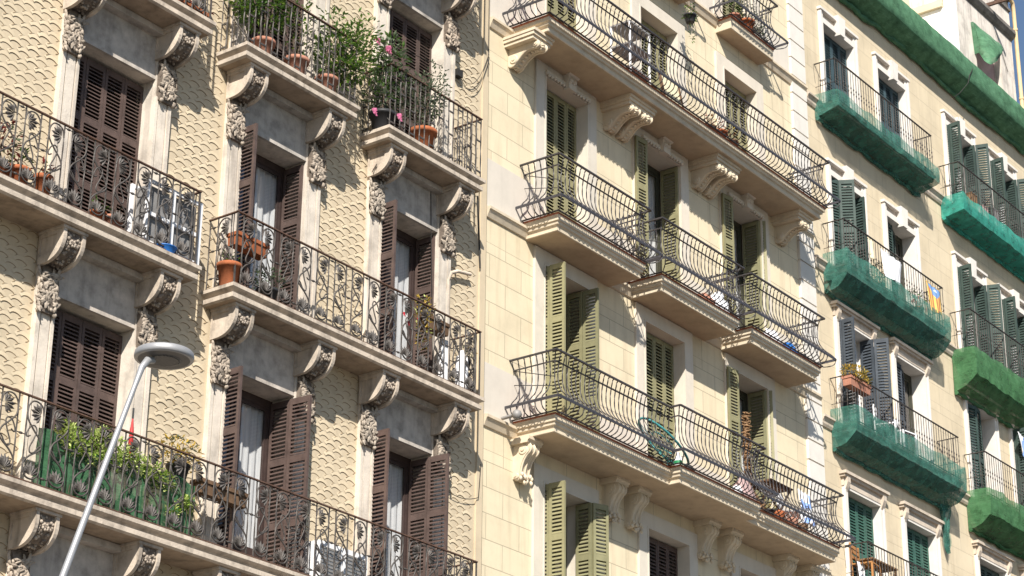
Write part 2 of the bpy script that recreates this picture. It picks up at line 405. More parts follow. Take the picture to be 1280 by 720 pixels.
# ------------------------------------------------------------------ the street
g=MB(); g.quad((-400,-400,0),(500,-400,0),(500,400,0),(-400,400,0)); struct('road',g,['asphalt'])
g=MB(); g.box(-60,120,-4.6,.0,.0,.14); struct('pavement',g,['paving'])
g=MB(); g.box(-60,120,-24,-17.5,.0,.14); struct('opposite_pavement',g,['paving'])
g=MB()
for i in range(30): g.box(-40+i*5,-37.5+i*5,-11.1,-10.95,.002,.006)
struct('lane_marking',g,['lane_paint'])
# ------------------------------------------------------------------ building A: relief stucco, carved stone, wrought iron
A0,A1=11.0,25.22
COLA=[16.25,19.28,22.32]; ROWA=[20.16,16.56,12.96,9.36,5.76,2.2]
PW=.29; OW=1.37; BAYW=1.92; HEAD=2.67
bA=thing('apartment_building','old apartment building with curled relief stucco, carved stone brackets and ornate rusty iron balconies','building',(A0,0,0))
ops=[(c+PW,c+PW+OW,z,z+HEAD) for c in COLA for z in ROWA]
w=MB(); wall_grid(w,A0,A1,0,24,ops,0,.56,0,2); shell(w,A0,A1,0,24,9,0)
# curled relief: rows of raised scales, each ending in a hooked, incised edge
LA=.172; cw=.148
STROKE=[(-.082,-.034),(-.062,-.014),(-.035,-.002),(0,.002),(.035,-.003),(.065,-.013),(.088,-.026),(.098,-.034),(.092,-.046),(.078,-.057),(.056,-.066)]
WID=[.003,.008,.011,.0105,.009,.008,.007,.006,.008,.008,.003]
strips=[(14.2,COLA[0]+.0)]+[(COLA[i]+BAYW,COLA[i+1]) for i in range(2)]+[(COLA[2]+BAYW,25.06)]
for i in range(int(14.2/cw),int(25.3/cw)):
    for j in range(int(7.9/LA),int(20.2/LA)):
        x=i*cw+random.uniform(-.006,.006); z=j*LA+i*.087%LA+random.uniform(-.005,.005)
        if not any(a+.05<x<b-.06 for a,b in strips): continue
        k=random.uniform(.92,1.06); hh=.0075*random.uniform(.5,1.3); pts=[(x+px*k,z+pz*k) for px,pz in STROKE]
        n=len(pts); V=[]
        for q in range(n):
            p0,p1=pts[max(q-1,0)],pts[min(q+1,n-1)]; dx,dz=p1[0]-p0[0],p1[1]-p0[1]; L=math.hypot(dx,dz); nx,nz=-dz/L,dx/L; wd=WID[q]*random.uniform(.75,1.2)
            px,pz=pts[q]; V+=[(px,-hh-.001,pz),(px-nx*wd,-.0015,pz-nz*wd),(px+nx*.055,-.0005,pz+nz*.055)]
        w.add(V,[(3*q,3*q+3,3*q+4,3*q+1) for q in range(n-1)],3); w.add(V,[(3*q,3*q+2,3*q+5,3*q+3) for q in range(7)],1,True)
part('wall',w,['stucco_a','stucco_a_relief','stone_a','groove_a'],bA)
# plain corner strip beside the next building
w=MB(); w.box(25.07,25.215,-.03,0,6,24); part('corner_strip',w,['stucco_a'],bA)
# pilasters with carved capitals
def pil_mesh():
    m=MB(); W=PW; h=2.45
    m.box(-W/2,W/2,-.055,0,0,h); m.box(-W/2,-W/2+.06,-.085,-.055,0,h-.04); m.box(W/2-.045,W/2,-.085,-.055,0,h-.04)
    m.box(-W/2+.085,W/2-.065,-.075,-.055,.0,h-.03); m.box(-W/2-.02,W/2+.01,-.11,0,0,.28)
    m.box(-W/2,W/2,-.05,0,h,3.40)
    return m.mesh('pilaster',['stone_a'])
def leafblade(m,c,d,up,L,wd,mat):
    c=Vector(c); d=Vector(d).normalized(); s=d.cross(Vector(up)); 
    if s.length<1e-3: s=d.orthogonal()
    s.normalize(); n=s.cross(d).normalized(); V=[]
    for k,(t,ww,hh) in enumerate([(0,.35,0),(.35,1,.16),(.7,.8,.12),(1,.12,-.16)]):
        p=c+d*L*t+n*L*hh
        V+=[p-s*wd*ww-n*.012,p+n*.018,p+s*wd*ww-n*.012]
    F=[]
    for k in range(3):
        F+=[(k*3,k*3+1,k*3+4,k*3+3),(k*3+1,k*3+2,k*3+5,k*3+4)]
    m.add(V,F,mat,True)
def cap_mesh():
    rn=random.Random(3); m=MB(); W=PW; h=.62
    m.prism([(0,0),(-.09,.0),(-.11,.1),(-.10,.35),(-.07,.5),(-.05,h),(0,h)],'x',-W/2+.015,W/2-.02,1)  # darker base paints the shade between the carved leaves
    for k in range(70):
        x=rn.uniform(-W/2,W/2-.03); z=rn.uniform(.02,h-.1); y=-.10+.04*(z/h)-rn.uniform(0,.025)
        a=rn.uniform(-.9,.9)+(PI if rn.random()<.3 else 0)
        a*=1.7; leafblade(m,(x,y-.006,z),(math.sin(a),rn.uniform(-.25,.1),math.cos(a)),(0,-1,0),rn.uniform(.06,.14),rn.uniform(.016,.032),0)
    for k in range(26):
        z=rn.uniform(0,h-.1); y=rn.uniform(-.10,-.03)
        leafblade(m,(-W/2-.01,y,z),(-.3,rn.uniform(-.6,.4),rn.choice((-1,1))),(-1,0,0),rn.uniform(.06,.12),.024,0)
    for k in range(14): m.blob((rn.uniform(-W/2+.03,W/2-.05),-.115,rn.uniform(.03,.3)),.018,.014,.018,0)
    m.blob((-W/2+.0,-.08,.02),.04,.06,.045,0); m.blob((W/2-.05,-.10,.0),.03,.045,.035,0)
    return m.mesh('capital',['carved_a','patina_shade'])
def bracket_mesh():
    rn=random.Random(5); m=MB(); hw=.18; D=.45; Hh=.40
    def prof(k,off=0):
        pts=[(0.0,0.0),(-(D-off),0.0),(-(D-off),-.10)]
        n=9
        for i in range(1,n+1):
            a=PI/2*i/n; pts.append((-(D-off)*(.14+.86*math.cos(a)**.8 if i<n else .14),-.10-(Hh-.10-off)*math.sin(a)))
        pts.append((0,-(Hh-off)))
        return pts
    P=prof(0); Q=prof(0,.035)
    m.prism(Q,'x',-hw+.05,hw-.05,1)
    for s in (-1,1):
        a,b=(s*hw,s*(hw-.052)) if s>0 else (-hw,-hw+.052)
        lo,hi=min(a,b),max(a,b)
        # rim plate with a sunk panel on its outer face
        I=[(y*.66-.03,z*.60-.05) for y,z in P]
        n=len(P); xo=s*hw; xi=s*(hw-.018); xb=s*(hw-.052)
        VP=[(xo,y,z) for y,z in P]; VI=[(xo,y,z) for y,z in I]; VD=[(xi,y,z) for y,z in I]; VB=[(xb,y,z) for y,z in P]
        V=VP+VI+VD+VB
        m.add(V,[(i,(i+1)%n,n+(i+1)%n,n+i) for i in range(n)]); m.add(V,[(n+i,n+(i+1)%n,2*n+(i+1)%n,2*n+i) for i in range(n)])
        m.add(VD,[tuple(range(n))]); m.add(V,[(i,(i+1)%n,3*n+(i+1)%n,3*n+i) for i in range(n)]); m.add(VB,[tuple(range(n))])
    m.box(-hw-.02,hw+.02,-D-.012,0,.0,.035)
    # flowers and leaves carved on the curved face
    for k in range(70):
        t=rn.uniform(-.25,.97); a=PI/2*max(t,0); y=-(D-.035)*(.14+.86*math.cos(a)**.8); z=-.10-(Hh-.135)*math.sin(a)+max(-t,0)*.28
        x=rn.uniform(-hw+.06,hw-.06); r=rn.uniform(.014,.030)
        m.blob((x,y-.002,z-.002),r,r*.7,r*.9,2 if k%2 else 1,rn.random())
    for tt in (.12,.80):
        a=PI/2*tt; y=-(D-.03)*(.14+.86*math.cos(a)**.8); z=-.10-(Hh-.13)*math.sin(a)
        for k in range(7):
            b=2*PI*k/7; m.blob((.042*math.cos(b),y+.03*math.sin(b)*math.sin(a)-.004,z+.036*math.sin(b)*math.cos(a)-.004),.02,.018,.02,2)
        m.blob((0,y-.012,z-.01),.018,.018,.018,1)
    return m.mesh('bracket',['slab_a','patina_shade','carved_a'])
PILM,CAPM,BRM=pil_mesh(),cap_mesh(),bracket_mesh()
for z in ROWA[:5]:
    for c in COLA:
        for xc,flip in ((c+PW/2,1),(c+BAYW-PW/2+.02,-1)):
            p=link('pilaster',PILM,bA,(xc,0,z)); cp=link('capital',CAPM,p,(xc,-.05,z+2.36))
            cp.scale=(random.uniform(.93,1.02),.8,random.uniform(.97,1.03)); cp.rotation_euler=(0,random.uniform(-.03,.03),0)
            if flip<0: p.scale=(-1,1,1)
        l=MB(); x0,x1=c+PW+.002,c+BAYW-PW+.018
        l.box(x0,x1,-.028,.0,z+HEAD,z+3.36); l.box(x0,x1,-.045,-.028,z+HEAD,z+HEAD+.05)
        l.box(x0-.1,x1+.1,-.16,0,z+3.30,z+3.385)
        part('lintel',l,['lintel_a'],bA)
STA={(16.56,0):'c',(16.56,1):'c',(16.56,2):'c',(12.96,0):'c',(12.96,1):'o1',(12.96,2):'o1',(9.36,0):'c',(9.36,1):'o2',(9.36,2):'o2',(20.16,0):'c',(20.16,1):'c',(20.16,2):'c',
     (5.76,0):'c',(5.76,1):'c',(5.76,2):'c'}
for (z,ci),s in STA.items():
    x0=COLA[ci]+PW; x1=x0+OW
    win=window(bA,x0,x1,z+.02,z+HEAD,'wood_a_dark',.31 if s=='c' else .37,'half' if s!='c' else None)
    if s=='c': closed_shutters(win,x0+.0,x1,z,z+HEAD-.03,4,'wood_a',.20,2,.052)
    else:
        H_=z+HEAD-.03
        folded(win,'L',x0+.03,.34,z,H_,.34,-90,-92,'wood_a',2,.054)
        folded(win,'X',x1-.03,.35,z,H_,.35,-90,None if s=='o1' else -86,'wood_a',2,.054)
for z in ROWA[5:]:
    for c in COLA: window(bA,c+PW,c+PW+OW,z,z+HEAD,'wood_a_dark',.31,None)
# wrought iron railings
def spline(pts,n=5):
    P=[Vector((a,b)) for a,b in pts]; out=[]
    for i in range(len(P)-1):
        p0=P[max(i-1,0)];p1=P[i];p2=P[i+1];p3=P[min(i+2,len(P)-1)]
        for k in range(n):
            t=k/n; out.append(.5*((2*p1)+(p2-p0)*t+(2*p0-5*p1+4*p2-p3)*t*t+(3*p1-p0-3*p2+p3)*t**3))
    out.append(P[-1]); return out
STEM1=spline([(.02,.80),(.06,.90),(.28,.975),(.62,.985),(.9,.94),(1,.84)],4)
STEM2=spline([(.0,.82),(.10,.73),(.45,.63),(.85,.53),(.98,.43),(.8,.37),(.35,.29),(.05,.20),(.04,.10),(.25,.025),(.65,.02),(.95,.09),(1,.19)],4)
WIG=spline([(.30,.545),(.12,.52),(.10,.57),(.28,.655),(.52,.68),(.66,.62),(.5,.5),(.32,.40),(.36,.335),(.6,.35),(.80,.42),(.97,.45)],4)
def fan(mb,P,cx,cv,a0,a1,L,flip,W,n=7):
    for k in range(n):
        a=R(a0+(a1-a0)*k/(n-1)); l=L*(1-.18*abs(k-(n-1)/2)/(n-1)*2)
        du,dv=math.cos(a),math.sin(a); s=.023
        def Q(t,side,o): 
            u=cx*W+du*l*t-dv*side; v=cv+dv*l*t+du*side
            if flip: u=W-u
            return P(u,v,o)
        V=[Q(.06,0,.006),Q(.72,s,.0),Q(1,0,.004),Q(.72,-s,.0),Q(.6,0,.02)]
        mb.add(V,[(0,1,4),(1,2,4),(2,3,4),(3,0,4)],0,False); mb.add(V,[(0,3,2,1)],0)
def panel(mb,P,W,h,flip):
    """one scroll panel between two bars; P(u, v, out) gives the point"""
    fl=(lambda u:W-u*W) if flip else (lambda u:u*W)
    for u in (0,W): mb.tube([P(u,.01+(h-.02)*k/9,0) for k in range(10)],.0105,4,0,False,.55)
    for s,r in ((STEM1,.0105),(STEM2,.0115),(WIG,.0095)): mb.tube([P(fl(q[0]),q[1]*(h-.06)+.03,.002) for q in s],r,5,0,True)
    fan(mb,P,.86,.82*h,105,240,.175,flip,W); fan(mb,P,.50,.075*h,30,150,.175,flip,W)
def collar(mb,P,u0,u1,v):
    mb.tube([P(u0,v,0),P(u1,v,0)],.007,4); c=(u0+u1)/2
    mb.tube([P(c-.028,v,0),P(c-.012,v,0),P(c+.012,v,0),P(c+.028,v,0)],[.008,.017,.017,.008],6,0,True)
def railing_scroll(x0,x1,d,z,parent,left=True,right=True):
    mb=MB(); h=1.06; W=.25; per=.385; b=.03
    def front(u,v,o): return (x0+u,-d-o,z+b+v)
    n=max(1,round((x1-x0-.10)/per)); per=(x1-x0-.10)/n; W=per*.65
    for i in range(n):
        u0=.05+i*per+(per-W)/2
        panel(mb,lambda u,v,o,u0=u0:front(u0+u,v,o),W,h-b,i%2==1)
        if i<n-1:
            for v in ((.52*h,) if i%2 else (.085*h,.93*h)): collar(mb,front,u0+W,u0+per,v)
    for side,on in ((x0,left),(x1,right)):
        if not on: continue
        sg=-1 if side==x0 else 1
        def sd(u,v,o,side=side,sg=sg): return (side+sg*o,-u,z+b+v)
        panel(mb,lambda u,v,o:sd(.17+u,v,o),.25,h-b,False)
        for u in (.02,d-.07): mb.tube([sd(u,(h-b)*k/9,0) for k in range(10)],.0085,4,0,False,.55)
        collar(mb,sd,.02,.17,.52*h); collar(mb,sd,.42,d-.07,.52*h); collar(mb,sd,.02,.17,.15); collar(mb,sd,.02,.17,.9)
        mb.tube([(side,-d,z),(side,-d,z+h+.01)],.014,4)
        mb.bar((side,0,z+h),(side,-d,z+h),.036,.016,1); mb.bar((side,0,z+b),(side,-d,z+b),.03,.014,1)
    mb.bar((x0-.018,-d,z+h+.001),(x1+.018,-d,z+h+.001),.038,.016,1); mb.bar((x0,-d,z+b+.001),(x1,-d,z+b+.001),.03,.014,1)
    return link('railing',mb.mesh('railing',['iron_a','iron_rust'],(x0,0,z)),parent,(x0,0,z))
def railing_plain(x0,x1,d,z,parent):
    mb=MB(); h=1.06; b=.03
    def run(P,L,ends):
        n=max(2,round(L/.118))
        for i in range(n+1):
            u=L*i/n
            mb.tube([P(u,b+(h-b)*k/9) for k in range(10)],.0115,4,0,False,.55)
            if i<n and i%2==0:
                for v in ((.12,.62,.93) if i%4 else (.09,.45,.82)): mb.box(*_bx(P(u,v*h),P(L*(i+1)/n,v*h)),z+v*h-.012,z+v*h+.012)
    def _bx(a,c):
        xs=sorted((a[0],c[0])); ys=sorted((a[1],c[1])); return xs[0]-.008,xs[1]+.008,ys[0]-.008,ys[1]+.008
    run(lambda u,v:(x0+u,-d,z+v),x1-x0,1); run(lambda u,v:(x0,-u,z+v),d-.1,0); run(lambda u,v:(x1,-u,z+v),d-.1,0)
    mb.bar((x0-.018,-d,z+h),(x1+.018,-d,z+h),.038,.016,1); mb.bar((x0,-d,z+b),(x1,-d,z+b),.03,.014,1)
    for s in (x0,x1):
        mb.bar((s,0,z+h-.001),(s,-d,z+h-.001),.036,.016,1); mb.bar((s,0,z+b-.001),(s,-d,z+b-.001),.03,.014,1)
        mb.tube([(s,-.02,z+.75),(s,-d,z+.1)],.007,4)
    return link('railing',mb.mesh('railing',['iron_a','iron_rust'],(x0,0,z)),parent,(x0,0,z))
PROFA=[(.02,0),(.02,-.05),(.0,-.062),(-.045,-.085),(-.06,-.105),(-.05,-.118),(-.012,-.122),(-.012,-.185),(-.05,-.205)]
DA=.57
BALA=[('s',19.07,24.5,20.16,[1,2]),('s',12.6,18.44,20.16,[0]),('s',16.04,18.40,16.56,[0]),('p',19.05,21.42,16.56,[1]),('p',22.12,24.44,16.56,[2]),
      ('s',12.6,18.45,12.96,[0]),('s',19.08,24.5,12.96,[1,2]),('s',12.6,24.5,9.36,[0,1,2])]
for kind,x0,x1,z,cols in BALA:
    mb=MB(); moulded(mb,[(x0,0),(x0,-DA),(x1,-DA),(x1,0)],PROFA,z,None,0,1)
    bal=part('balcony',mb,['slab_a','soffit_shade_a'],bA)
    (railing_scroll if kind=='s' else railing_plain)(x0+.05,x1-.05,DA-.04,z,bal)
    for ci in cols:
        for xc in (COLA[ci]+PW/2-.0,COLA[ci]+BAYW-PW/2+.02): link('bracket',BRM,bal,(xc,-.03,z-.242))
# pipes and cables fixed to the wall
p=MB()
p.tube([at(597,245,.05),at(600,330,.05),at(600,335,.05)],.014,6,0,True); part('conduit',p,['cable'],bA); p=MB()
p.tube([(25.19,-.035,z) for z in (20.4,19.5,18.9)],.006,6,0,True)
part('conduit',p,['cable'],bA)
p=MB(); q=[at(x,y,.05) for x,y in ((560,720),(562,480),(560,360),(562,345),(568,339),(588,341))]
p.tube([at(560,395,.06),at(560,350,.07),at(564,341,.08),at(572,339,.08),at(588,343,.08)],.03,8,0,True); part('bent_pipe',p,['slab_a'],bA)
p=MB()
def sag(a,b,s,n=10): return [a+(b-a)*(i/n)-Vector((0,0,s*4*(i/n)*(1-i/n))) for i in range(n+1)]
for a,b,s in (((575,92),(611,68),.35),((575,94),(612,72),.45),((500,60),(573,90),.02),((545,600),(598,622),.12),((598,622),(601,580),.02)):
    p.tube(sag(at(*a,.05),at(*b,.05),s),.006,4)
p.tube([at(x,y,.04) for x,y in ((538,118),(539,300),(541,470))],.006,4)
bx=at(573,92,.06); p.box(bx.x-.07,bx.x+.07,bx.y-.04,0,bx.z-.06,bx.z+.06)
part('cable',p,['cable'],bA)
# ------------------------------------------------------------------ building B: scored cream render, belly railings, olive shutters
B0,B1=25.22,36.02
bB=thing('apartment_building','cream apartment building with olive shutters and bulging iron balcony railings between its neighbours','building',((B0+B1)/2,0,0))
FB=[23.38,20.1,16.66,13.13,9.65,6.2,2.6]
HB={23.38:25.7,20.1:22.4,16.66:19.6,13.13:16.08,9.65:12.33,6.2:8.9,2.6:5.3}
OPB=[(26.80,28.03),(29.77,31.03),(32.72,33.94)]
ops=[(a,b,z,HB[z]) for z in FB for a,b in OPB]
w=MB(); wall_grid(w,B0,B1,0,29,ops,0,.50,0,1); shell(w,B0,B1,0,29,9,0)
# plain plinth band above every string course, joints of the surrounds
for z in FB:
    xs=[B0+.005]+[v for a,b in OPB for v in (a-.281,b+.281)]+[35.40]
    for k in range(0,len(xs),2): w.box(xs[k],xs[k+1],-.012,0,z-.08,z+.78,2)
part('wall',w,['ashlar_b','stone_b','band_b'],bB)
q=MB(); z=7.6
while z<29: q.box(35.42,36.015,-.055,0,z,z+.385); z+=.418
q.box(35.43,36.01,-.03,-.001,7.6,29,1); part('quoin',q,['quoin_b','stone_c'],bB)
for z in FB:
    for k,(a,b) in enumerate(OPB):
        s=MB(); t=HB[z]+.27; S=.28
        s.box(a-S,a,-.045,0,z,t); s.box(b,b+S,-.045,0,z,t); s.box(a,b,-.045,0,HB[z],t)
        s.box(a-.03,a,-.056,-.045,z,HB[z]+.03); s.box(b,b+.03,-.056,-.045,z,HB[z]+.03); s.box(a,b,-.056,-.045,HB[z],HB[z]+.03)
        if z==16.66:
            s.box(a-.04,b+.04,-.10,-.045,HB[z]+.03,HB[z]+.10)
            for i in range(15): s.blob((a+.02+(b-a-.04)*i/14,-.10,HB[z]+.02),.034,.03,.035,0)
            c=(a+b)/2; s.prism([(c-.10,HB[z]-.03),(c+.10,HB[z]-.03),(c+.14,t+.06),(c-.14,t+.06)],'y',-.17,-.045); s.tube([(c-.15,-.17,t),(c+.15,-.17,t)],.06,8,0,True)
            for i in range(4): s.blob((c+(i-1.5)*.05,-.18,HB[z]+.12+.02*(i%2)),.03,.02,.05,0)
        part('window_surround',s,['stone_b'],bB)
STB={(23.38,0):'c',(23.38,1):'c',(23.38,2):'c',(20.1,0):'c',(20.1,1):'c',(20.1,2):'c',(16.66,0):'c',(16.66,1):'o',(16.66,2):'o',(13.13,0):'o',(13.13,1):'c',(13.13,2):'o',(9.65,0):'o',(9.65,1):'d',(9.65,2):'d'}
for (z,ci),s in STB.items():
    a,b=OPB[ci]; t=HB[z]
    win=window(bB,a,b,z,t,'frame_b',.40 if s=='o' else .30,'half' if (s=='o' and ci!=0) else ('left' if s=='o' else None))
    if s in 'cd': closed_shutters(win,a,b,z,t,4,'wood_b' if s=='c' else 'wood_a',.21,1,.06)
    else:
        if ci==0:
            folded(win,'L',a+.03,.16,z,t,.29,-90,-88,'wood_b',2,.06)
            folded(win,'R',b-.03,.36 if z!=9.65 else .19,z,t,.30,-90,-88 if z!=9.65 else -20,'wood_b',2,.06)
        else:
            shut(win,a-.29,-.085,z+.03,-6,.31,t-z-.05,'wood_b',2,.06)
            folded(win,'R',b-.03,.36,z,t,.36,-90,-40 if ci==2 else None,'wood_b',2,.06) if ci==1 else (shut(win,b-.03,.36,z+.03,-90,.36,t-z-.05,'wood_b',2,.06),shut(win,b-.0,.01,z+.03,-55,.13,t-z-.05,'wood_b',2,.06))
        for k in range(2): pass
for z in FB[5:]:
    for a,b in OPB: window(bB,a,b,z,HB[z],'frame_b',.30,None)
# string courses
for zt in (27.0,23.43,20.05,16.58,13.05,9.6):
    s=MB(); moulded(s,[(B0+.01,0),(35.42,0)],[(.0,.0),(.10,-.015),(.10,-.06),(.085,-.07),(.06,-.13),(.03,-.19),(0,-.2)],zt)
    s2=MB(); s.v.clear(); s.f.clear(); s.m.clear(); s.s.clear()
    s.prism([(0,0),(-.10,-.02),(-.10,-.065),(-.08,-.075),(-.055,-.13),(-.03,-.19),(0,-.20)],'x',B0+.012,36.0,0)
    for v in range(len(s.v)): s.v[v]=(s.v[v][0],s.v[v][1],s.v[v][2]+zt)
    part('string_course',s,['slab_b'],bB)
# belly railings
BELLY=[(.075,1.0),(.07,1.015),(.045,1.02),(.015,.99),(.0,.93),(-.02,.84),(-.035,.72),(-.035,.60),(-.01,.47),(.04,.35),(.10,.25),(.145,.17),(.15,.11),(.125,.055),(.07,.015),(.02,.0)]
BELLY=[(o*1.38 if h<.4 else o,h+(.02 if .1<h<.3 else 0)) for o,h in BELLY]
BF=[tuple(q) for q in spline(BELLY,2)]
def belly(path,z,parent,bars=.122,tw=.6):
    mb=MB(); n=len(path)
    for i in range(n-1):
        a,b=Vector(path[i]),Vector(path[i+1]); L=(b-a).length; d=(b-a)/L; nm=Vector((d.y,-d.x)); k=max(1,round(L/bars))
        for j in range(k+1):
            if j==k and i<n-2: continue
            p=a+d*(L*j/k); m_=nm
            if j==0 and i>0:
                e=(a-Vector(path[i-1])).normalized(); m_=nm+Vector((e.y,-e.x))
            mb.tube([(p.x+m_.x*o,p.y+m_.y*o,z+h) for o,h in BF],.0105,4,0,False,tw,False)
    def rail(o,h,w,t,mat):
        P=offset_path(path,o)
        for i in range(len(P)-1): mb.bar((*P[i],z+h),(*P[i+1],z+h),w,t,mat)
    rail(.078,1.0,.036,.024,0); rail(-.018,.86,.02,.018,0); rail(.212,.17,.014,.046,1); rail(.02,.012,.03,.016,0); rail(.219,.17,.004,.02,0)
    P=offset_path(path,-.03)
    for c,q in ((P[1],0),(P[-2],0)):
        mb.tube([(c[0],0,z+.86),(c[0],c[1],z+.60)],.007,4); mb.tube([(c[0],0,z+.62),(c[0],c[1]*.98,z+.45)],.007,4)
    return link('railing',mb.mesh('railing',['iron_b','iron_band'],(path[0][0],0,z)),parent,(path[0][0],0,z))
PB0=[(0,0),(0,-.025),(-.015,-.03),(-.015,-.10),(-.05,-.115),(-.055,-.15),(-.09,-.165),(-.10,-.20),(-.085,-.205),(-.085,-.25),(-.10,-.262)]
PB1=[(0,0),(0,-.025),(-.012,-.03),(-.012,-.13),(-.035,-.14),(-.04,-.185),(-.07,-.20),(-.08,-.235),(-.065,-.24),(-.065,-.285),(-.08,-.295)]
PBT=[(0,0),(0,-.03),(-.02,-.034),(-.02,-.26),(-.03,-.27)]
MT=[1,1]+[0]*9
def consoleS():
    m=MB(); hw=.13
    top=[(0,0),(-.36,0),(-.36,-.05),(-.33,-.07),(-.32,-.10),(0,-.10)]; m.prism(top,'x',-hw-.06,hw+.06)
    S=spline([(-.30,-.10),(-.33,-.16),(-.31,-.23),(-.25,-.28),(-.19,-.36),(-.15,-.46),(-.13,-.56),(-.12,-.62),(-.07,-.66),(-.02,-.64)],3)
    poly=[(0,-.10)]+[(q[0],q[1]) for q in S]+[(0,-.64)]
    m.prism(poly,'x',-hw,hw)
    for x in (-hw+.03,0,hw-.03): m.tube([(x,q[0]-.004,q[1]) for q in S],.018,6,0,True)
    for s in (-1,1):
        for (cy,cz,r) in ((-.20,-.19,.09),(-.07,-.60,.05)):
            m.tube([(s*hw,cy,cz),(s*(hw+.015),cy,cz)],[r,r*.85],12,0,True,0,True); m.tube([(s*hw,cy,cz),(s*(hw+.03),cy,cz)],[r*.45,r*.35],10,0,True)
    rn=random.Random(2)
    for k in range(14): m.blob((rn.uniform(-hw,hw),-.13-rn.random()*.05,-.60+rn.uniform(-.09,.06)),.03,.03,.04)
    return m.mesh('console',['slab_b'])
def consoleD(double):
    m=MB(); hw=.13
    W=.36 if double else .22
    for k,(e,z0,z1,d) in enumerate(((.06,0,-.05,.66),(.045,-.05,-.11,.63),(.02,-.11,-.17,.60))): m.box(-W-e,W+e,-d,0,z1,z0-.001*k)
    S=spline([(-.58,-.17),(-.62,-.20),(-.62,-.26),(-.56,-.285),(-.48,-.27),(-.38,-.28),(-.28,-.33),(-.19,-.41),(-.12,-.48),(-.05,-.50),(0,-.47)],3)
    poly=[(0,-.17)]+[(q[0],q[1]) for q in S]
    for cx in ((-.19,.19) if double else (0,)):
        m.prism(poly,'x',cx-hw,cx+hw)
        for x in (-hw+.02,hw-.02): m.tube([(cx+x,q[0],q[1]-.004) for q in S],.02,6,0,True)
        for i in range(2,len(S)-3,2): m.blob((cx,S[i][0],S[i][1]-.006),.045,.035,.022)
        for s in (-1,1):
            for cy,cz,r in ((-.57,-.235,.05),(-.12,-.39,.085)): m.tube([(cx+s*hw,cy,cz),(cx+s*(hw+.018),cy,cz)],[r,r*.8],12,0,True); m.tube([(cx+s*hw,cy,cz),(cx+s*(hw+.03),cy,cz)],[r*.45,r*.35],10,0,True)
    return m.mesh('console',['slab_b'])
def balB(x0,x1,d,z,prof,path=None):
    path=path or [(x0,0),(x0,-d),(x1,-d),(x1,0)]
    mb=MB(); moulded(mb,path,prof,z,MT,1,2); b=part('balcony',mb,['slab_b','tile_edge','soffit_shade_b'],bB)
    belly(offset_path(path,-.0) if False else path,z,b); return b
bb0=balB(25.80,35.15,.83,20.1,PB0)
D1,D2=consoleD(False),consoleD(True)
for px,py,db in ((662,66,0),(787,148,1),(895,222,1),(992,292,0)):
    p=at(px,py,.35); link('console',D2 if db else D1,bb0,(p.x,0,20.1-.262))
for x0,x1 in ((26.22,28.78),(29.29,31.86),(32.27,34.84)): balB(x0,x1,.72,16.66,PB1)
bb3=balB(0,0,0,13.13,PB1,[(25.99,0),(25.99,-.83),(29.25,-.83),(29.25,-1.03),(31.85,-1.03),(31.85,-.83),(35.02,-.83),(35.02,0)])
CS=consoleS()
for px,py in ((660,580),(770,610),(798,627),(886,667),(914,684),(984,722),(1013,737)):
    p=at(px,py,.2); link('console',CS,bb3,(p.x,0,13.13-.295))
for x0,x1 in ((32.5,34.16),(29.55,31.2)): balB(x0,x1,.37,23.38,PBT)
p=MB(); lb=at(646,518,.35); p.blob((lb.x,lb.y,lb.z),.085,.085,.085); p.tube([(lb.x,lb.y,lb.z),(lb.x+.02,lb.y+.3,lb.z)],.03,8,0,True)
part('bulkhead_lamp',p,['grey_metal'],bB)
p=MB(); p.tube([(25.225,-.02,z) for z in (29,22,15,6)],.006,6); part('conduit',p,['cable'],bB)
# ------------------------------------------------------------------ building C: beige, white window frames, netted balconies, roof storey
C0,C1=36.03,48.0
bC=thing('apartment_building','beige apartment building with white window frames, teal shutters and green netted balconies at right','building',((C0+C1)/2,0,0))
FC=[23.2,19.5,16.1,12.7,9.3,5.9,2.4]
TOPC={23.2:25.72,19.5:22.08,16.1:18.82,12.7:15.22,9.3:11.9,5.9:8.5,2.4:5.1}
OUTC=[(36.78,38.42),(39.25,40.86),(42.64,44.3),(44.97,46.62)]
S=.14
ops=[(a+S,b-S,z,TOPC[z]-.33) for z in FC for a,b in OUTC]
w=MB(); wall_grid(w,C0,C1,0,27.3,ops,0,.38,0,1); shell(w,C0,C1,0,27.3,9,0)
part('wall',w,['ashlar_c','white_c'],bC)
for z in FC:
    for a,b in OUTC:
        s=MB(); t=TOPC[z]; o=t-.33
        if z>=19:
            for x0,x1 in ((a,a+S),(b-S,b)): s.box(x0,x1,-.05,0,z,t-.001)
            s.box(a+.0,a+.05,-.075,-.05,z,t); s.box(b-.05,b,-.075,-.05,z,t)
            s.box(a+S,b-S,-.05,0,o,o+.13); s.box(a+S,b-S,-.012,0,o+.13,t-.06,1); s.box(a-.03,b+.03,-.095,0,t-.06,t+.0)
            c=(a+b)/2; s.prism([(c-.10,o-.06),(c+.10,o-.06),(c+.16,t+.07),(c-.16,t+.07)],'y',-.15,0)
        else:
            for x0,x1 in ((a,a+S),(b-S,b)): s.box(x0,x1,-.05,0,z,o+.05)
            s.box(a+.0,a+.045,-.07,-.05,z,o+.05); s.box(b-.045,b,-.07,-.05,z,o+.05)
            s.box(a-.02,b+.02,-.06,0,o+.05,o+.22,1); s.box(a-.07,b+.07,-.12,0,o+.22,o+.27,1); s.box(a-.10,b+.10,-.16,0,o+.27,o+.33,1)
            for x in (a+S/2,b-S/2):
                s.prism([(0,o+.22),(-.13,o+.22),(-.13,o+.12),(-.09,o+.02),(-.05,o-.06),(0,o-.06)],'x',x-.06,x+.06,1)
            s.box(a+S,b-S,-.05,0,o,o+.05)
        part('window_surround',s,['white_c','stone_c'],bC)
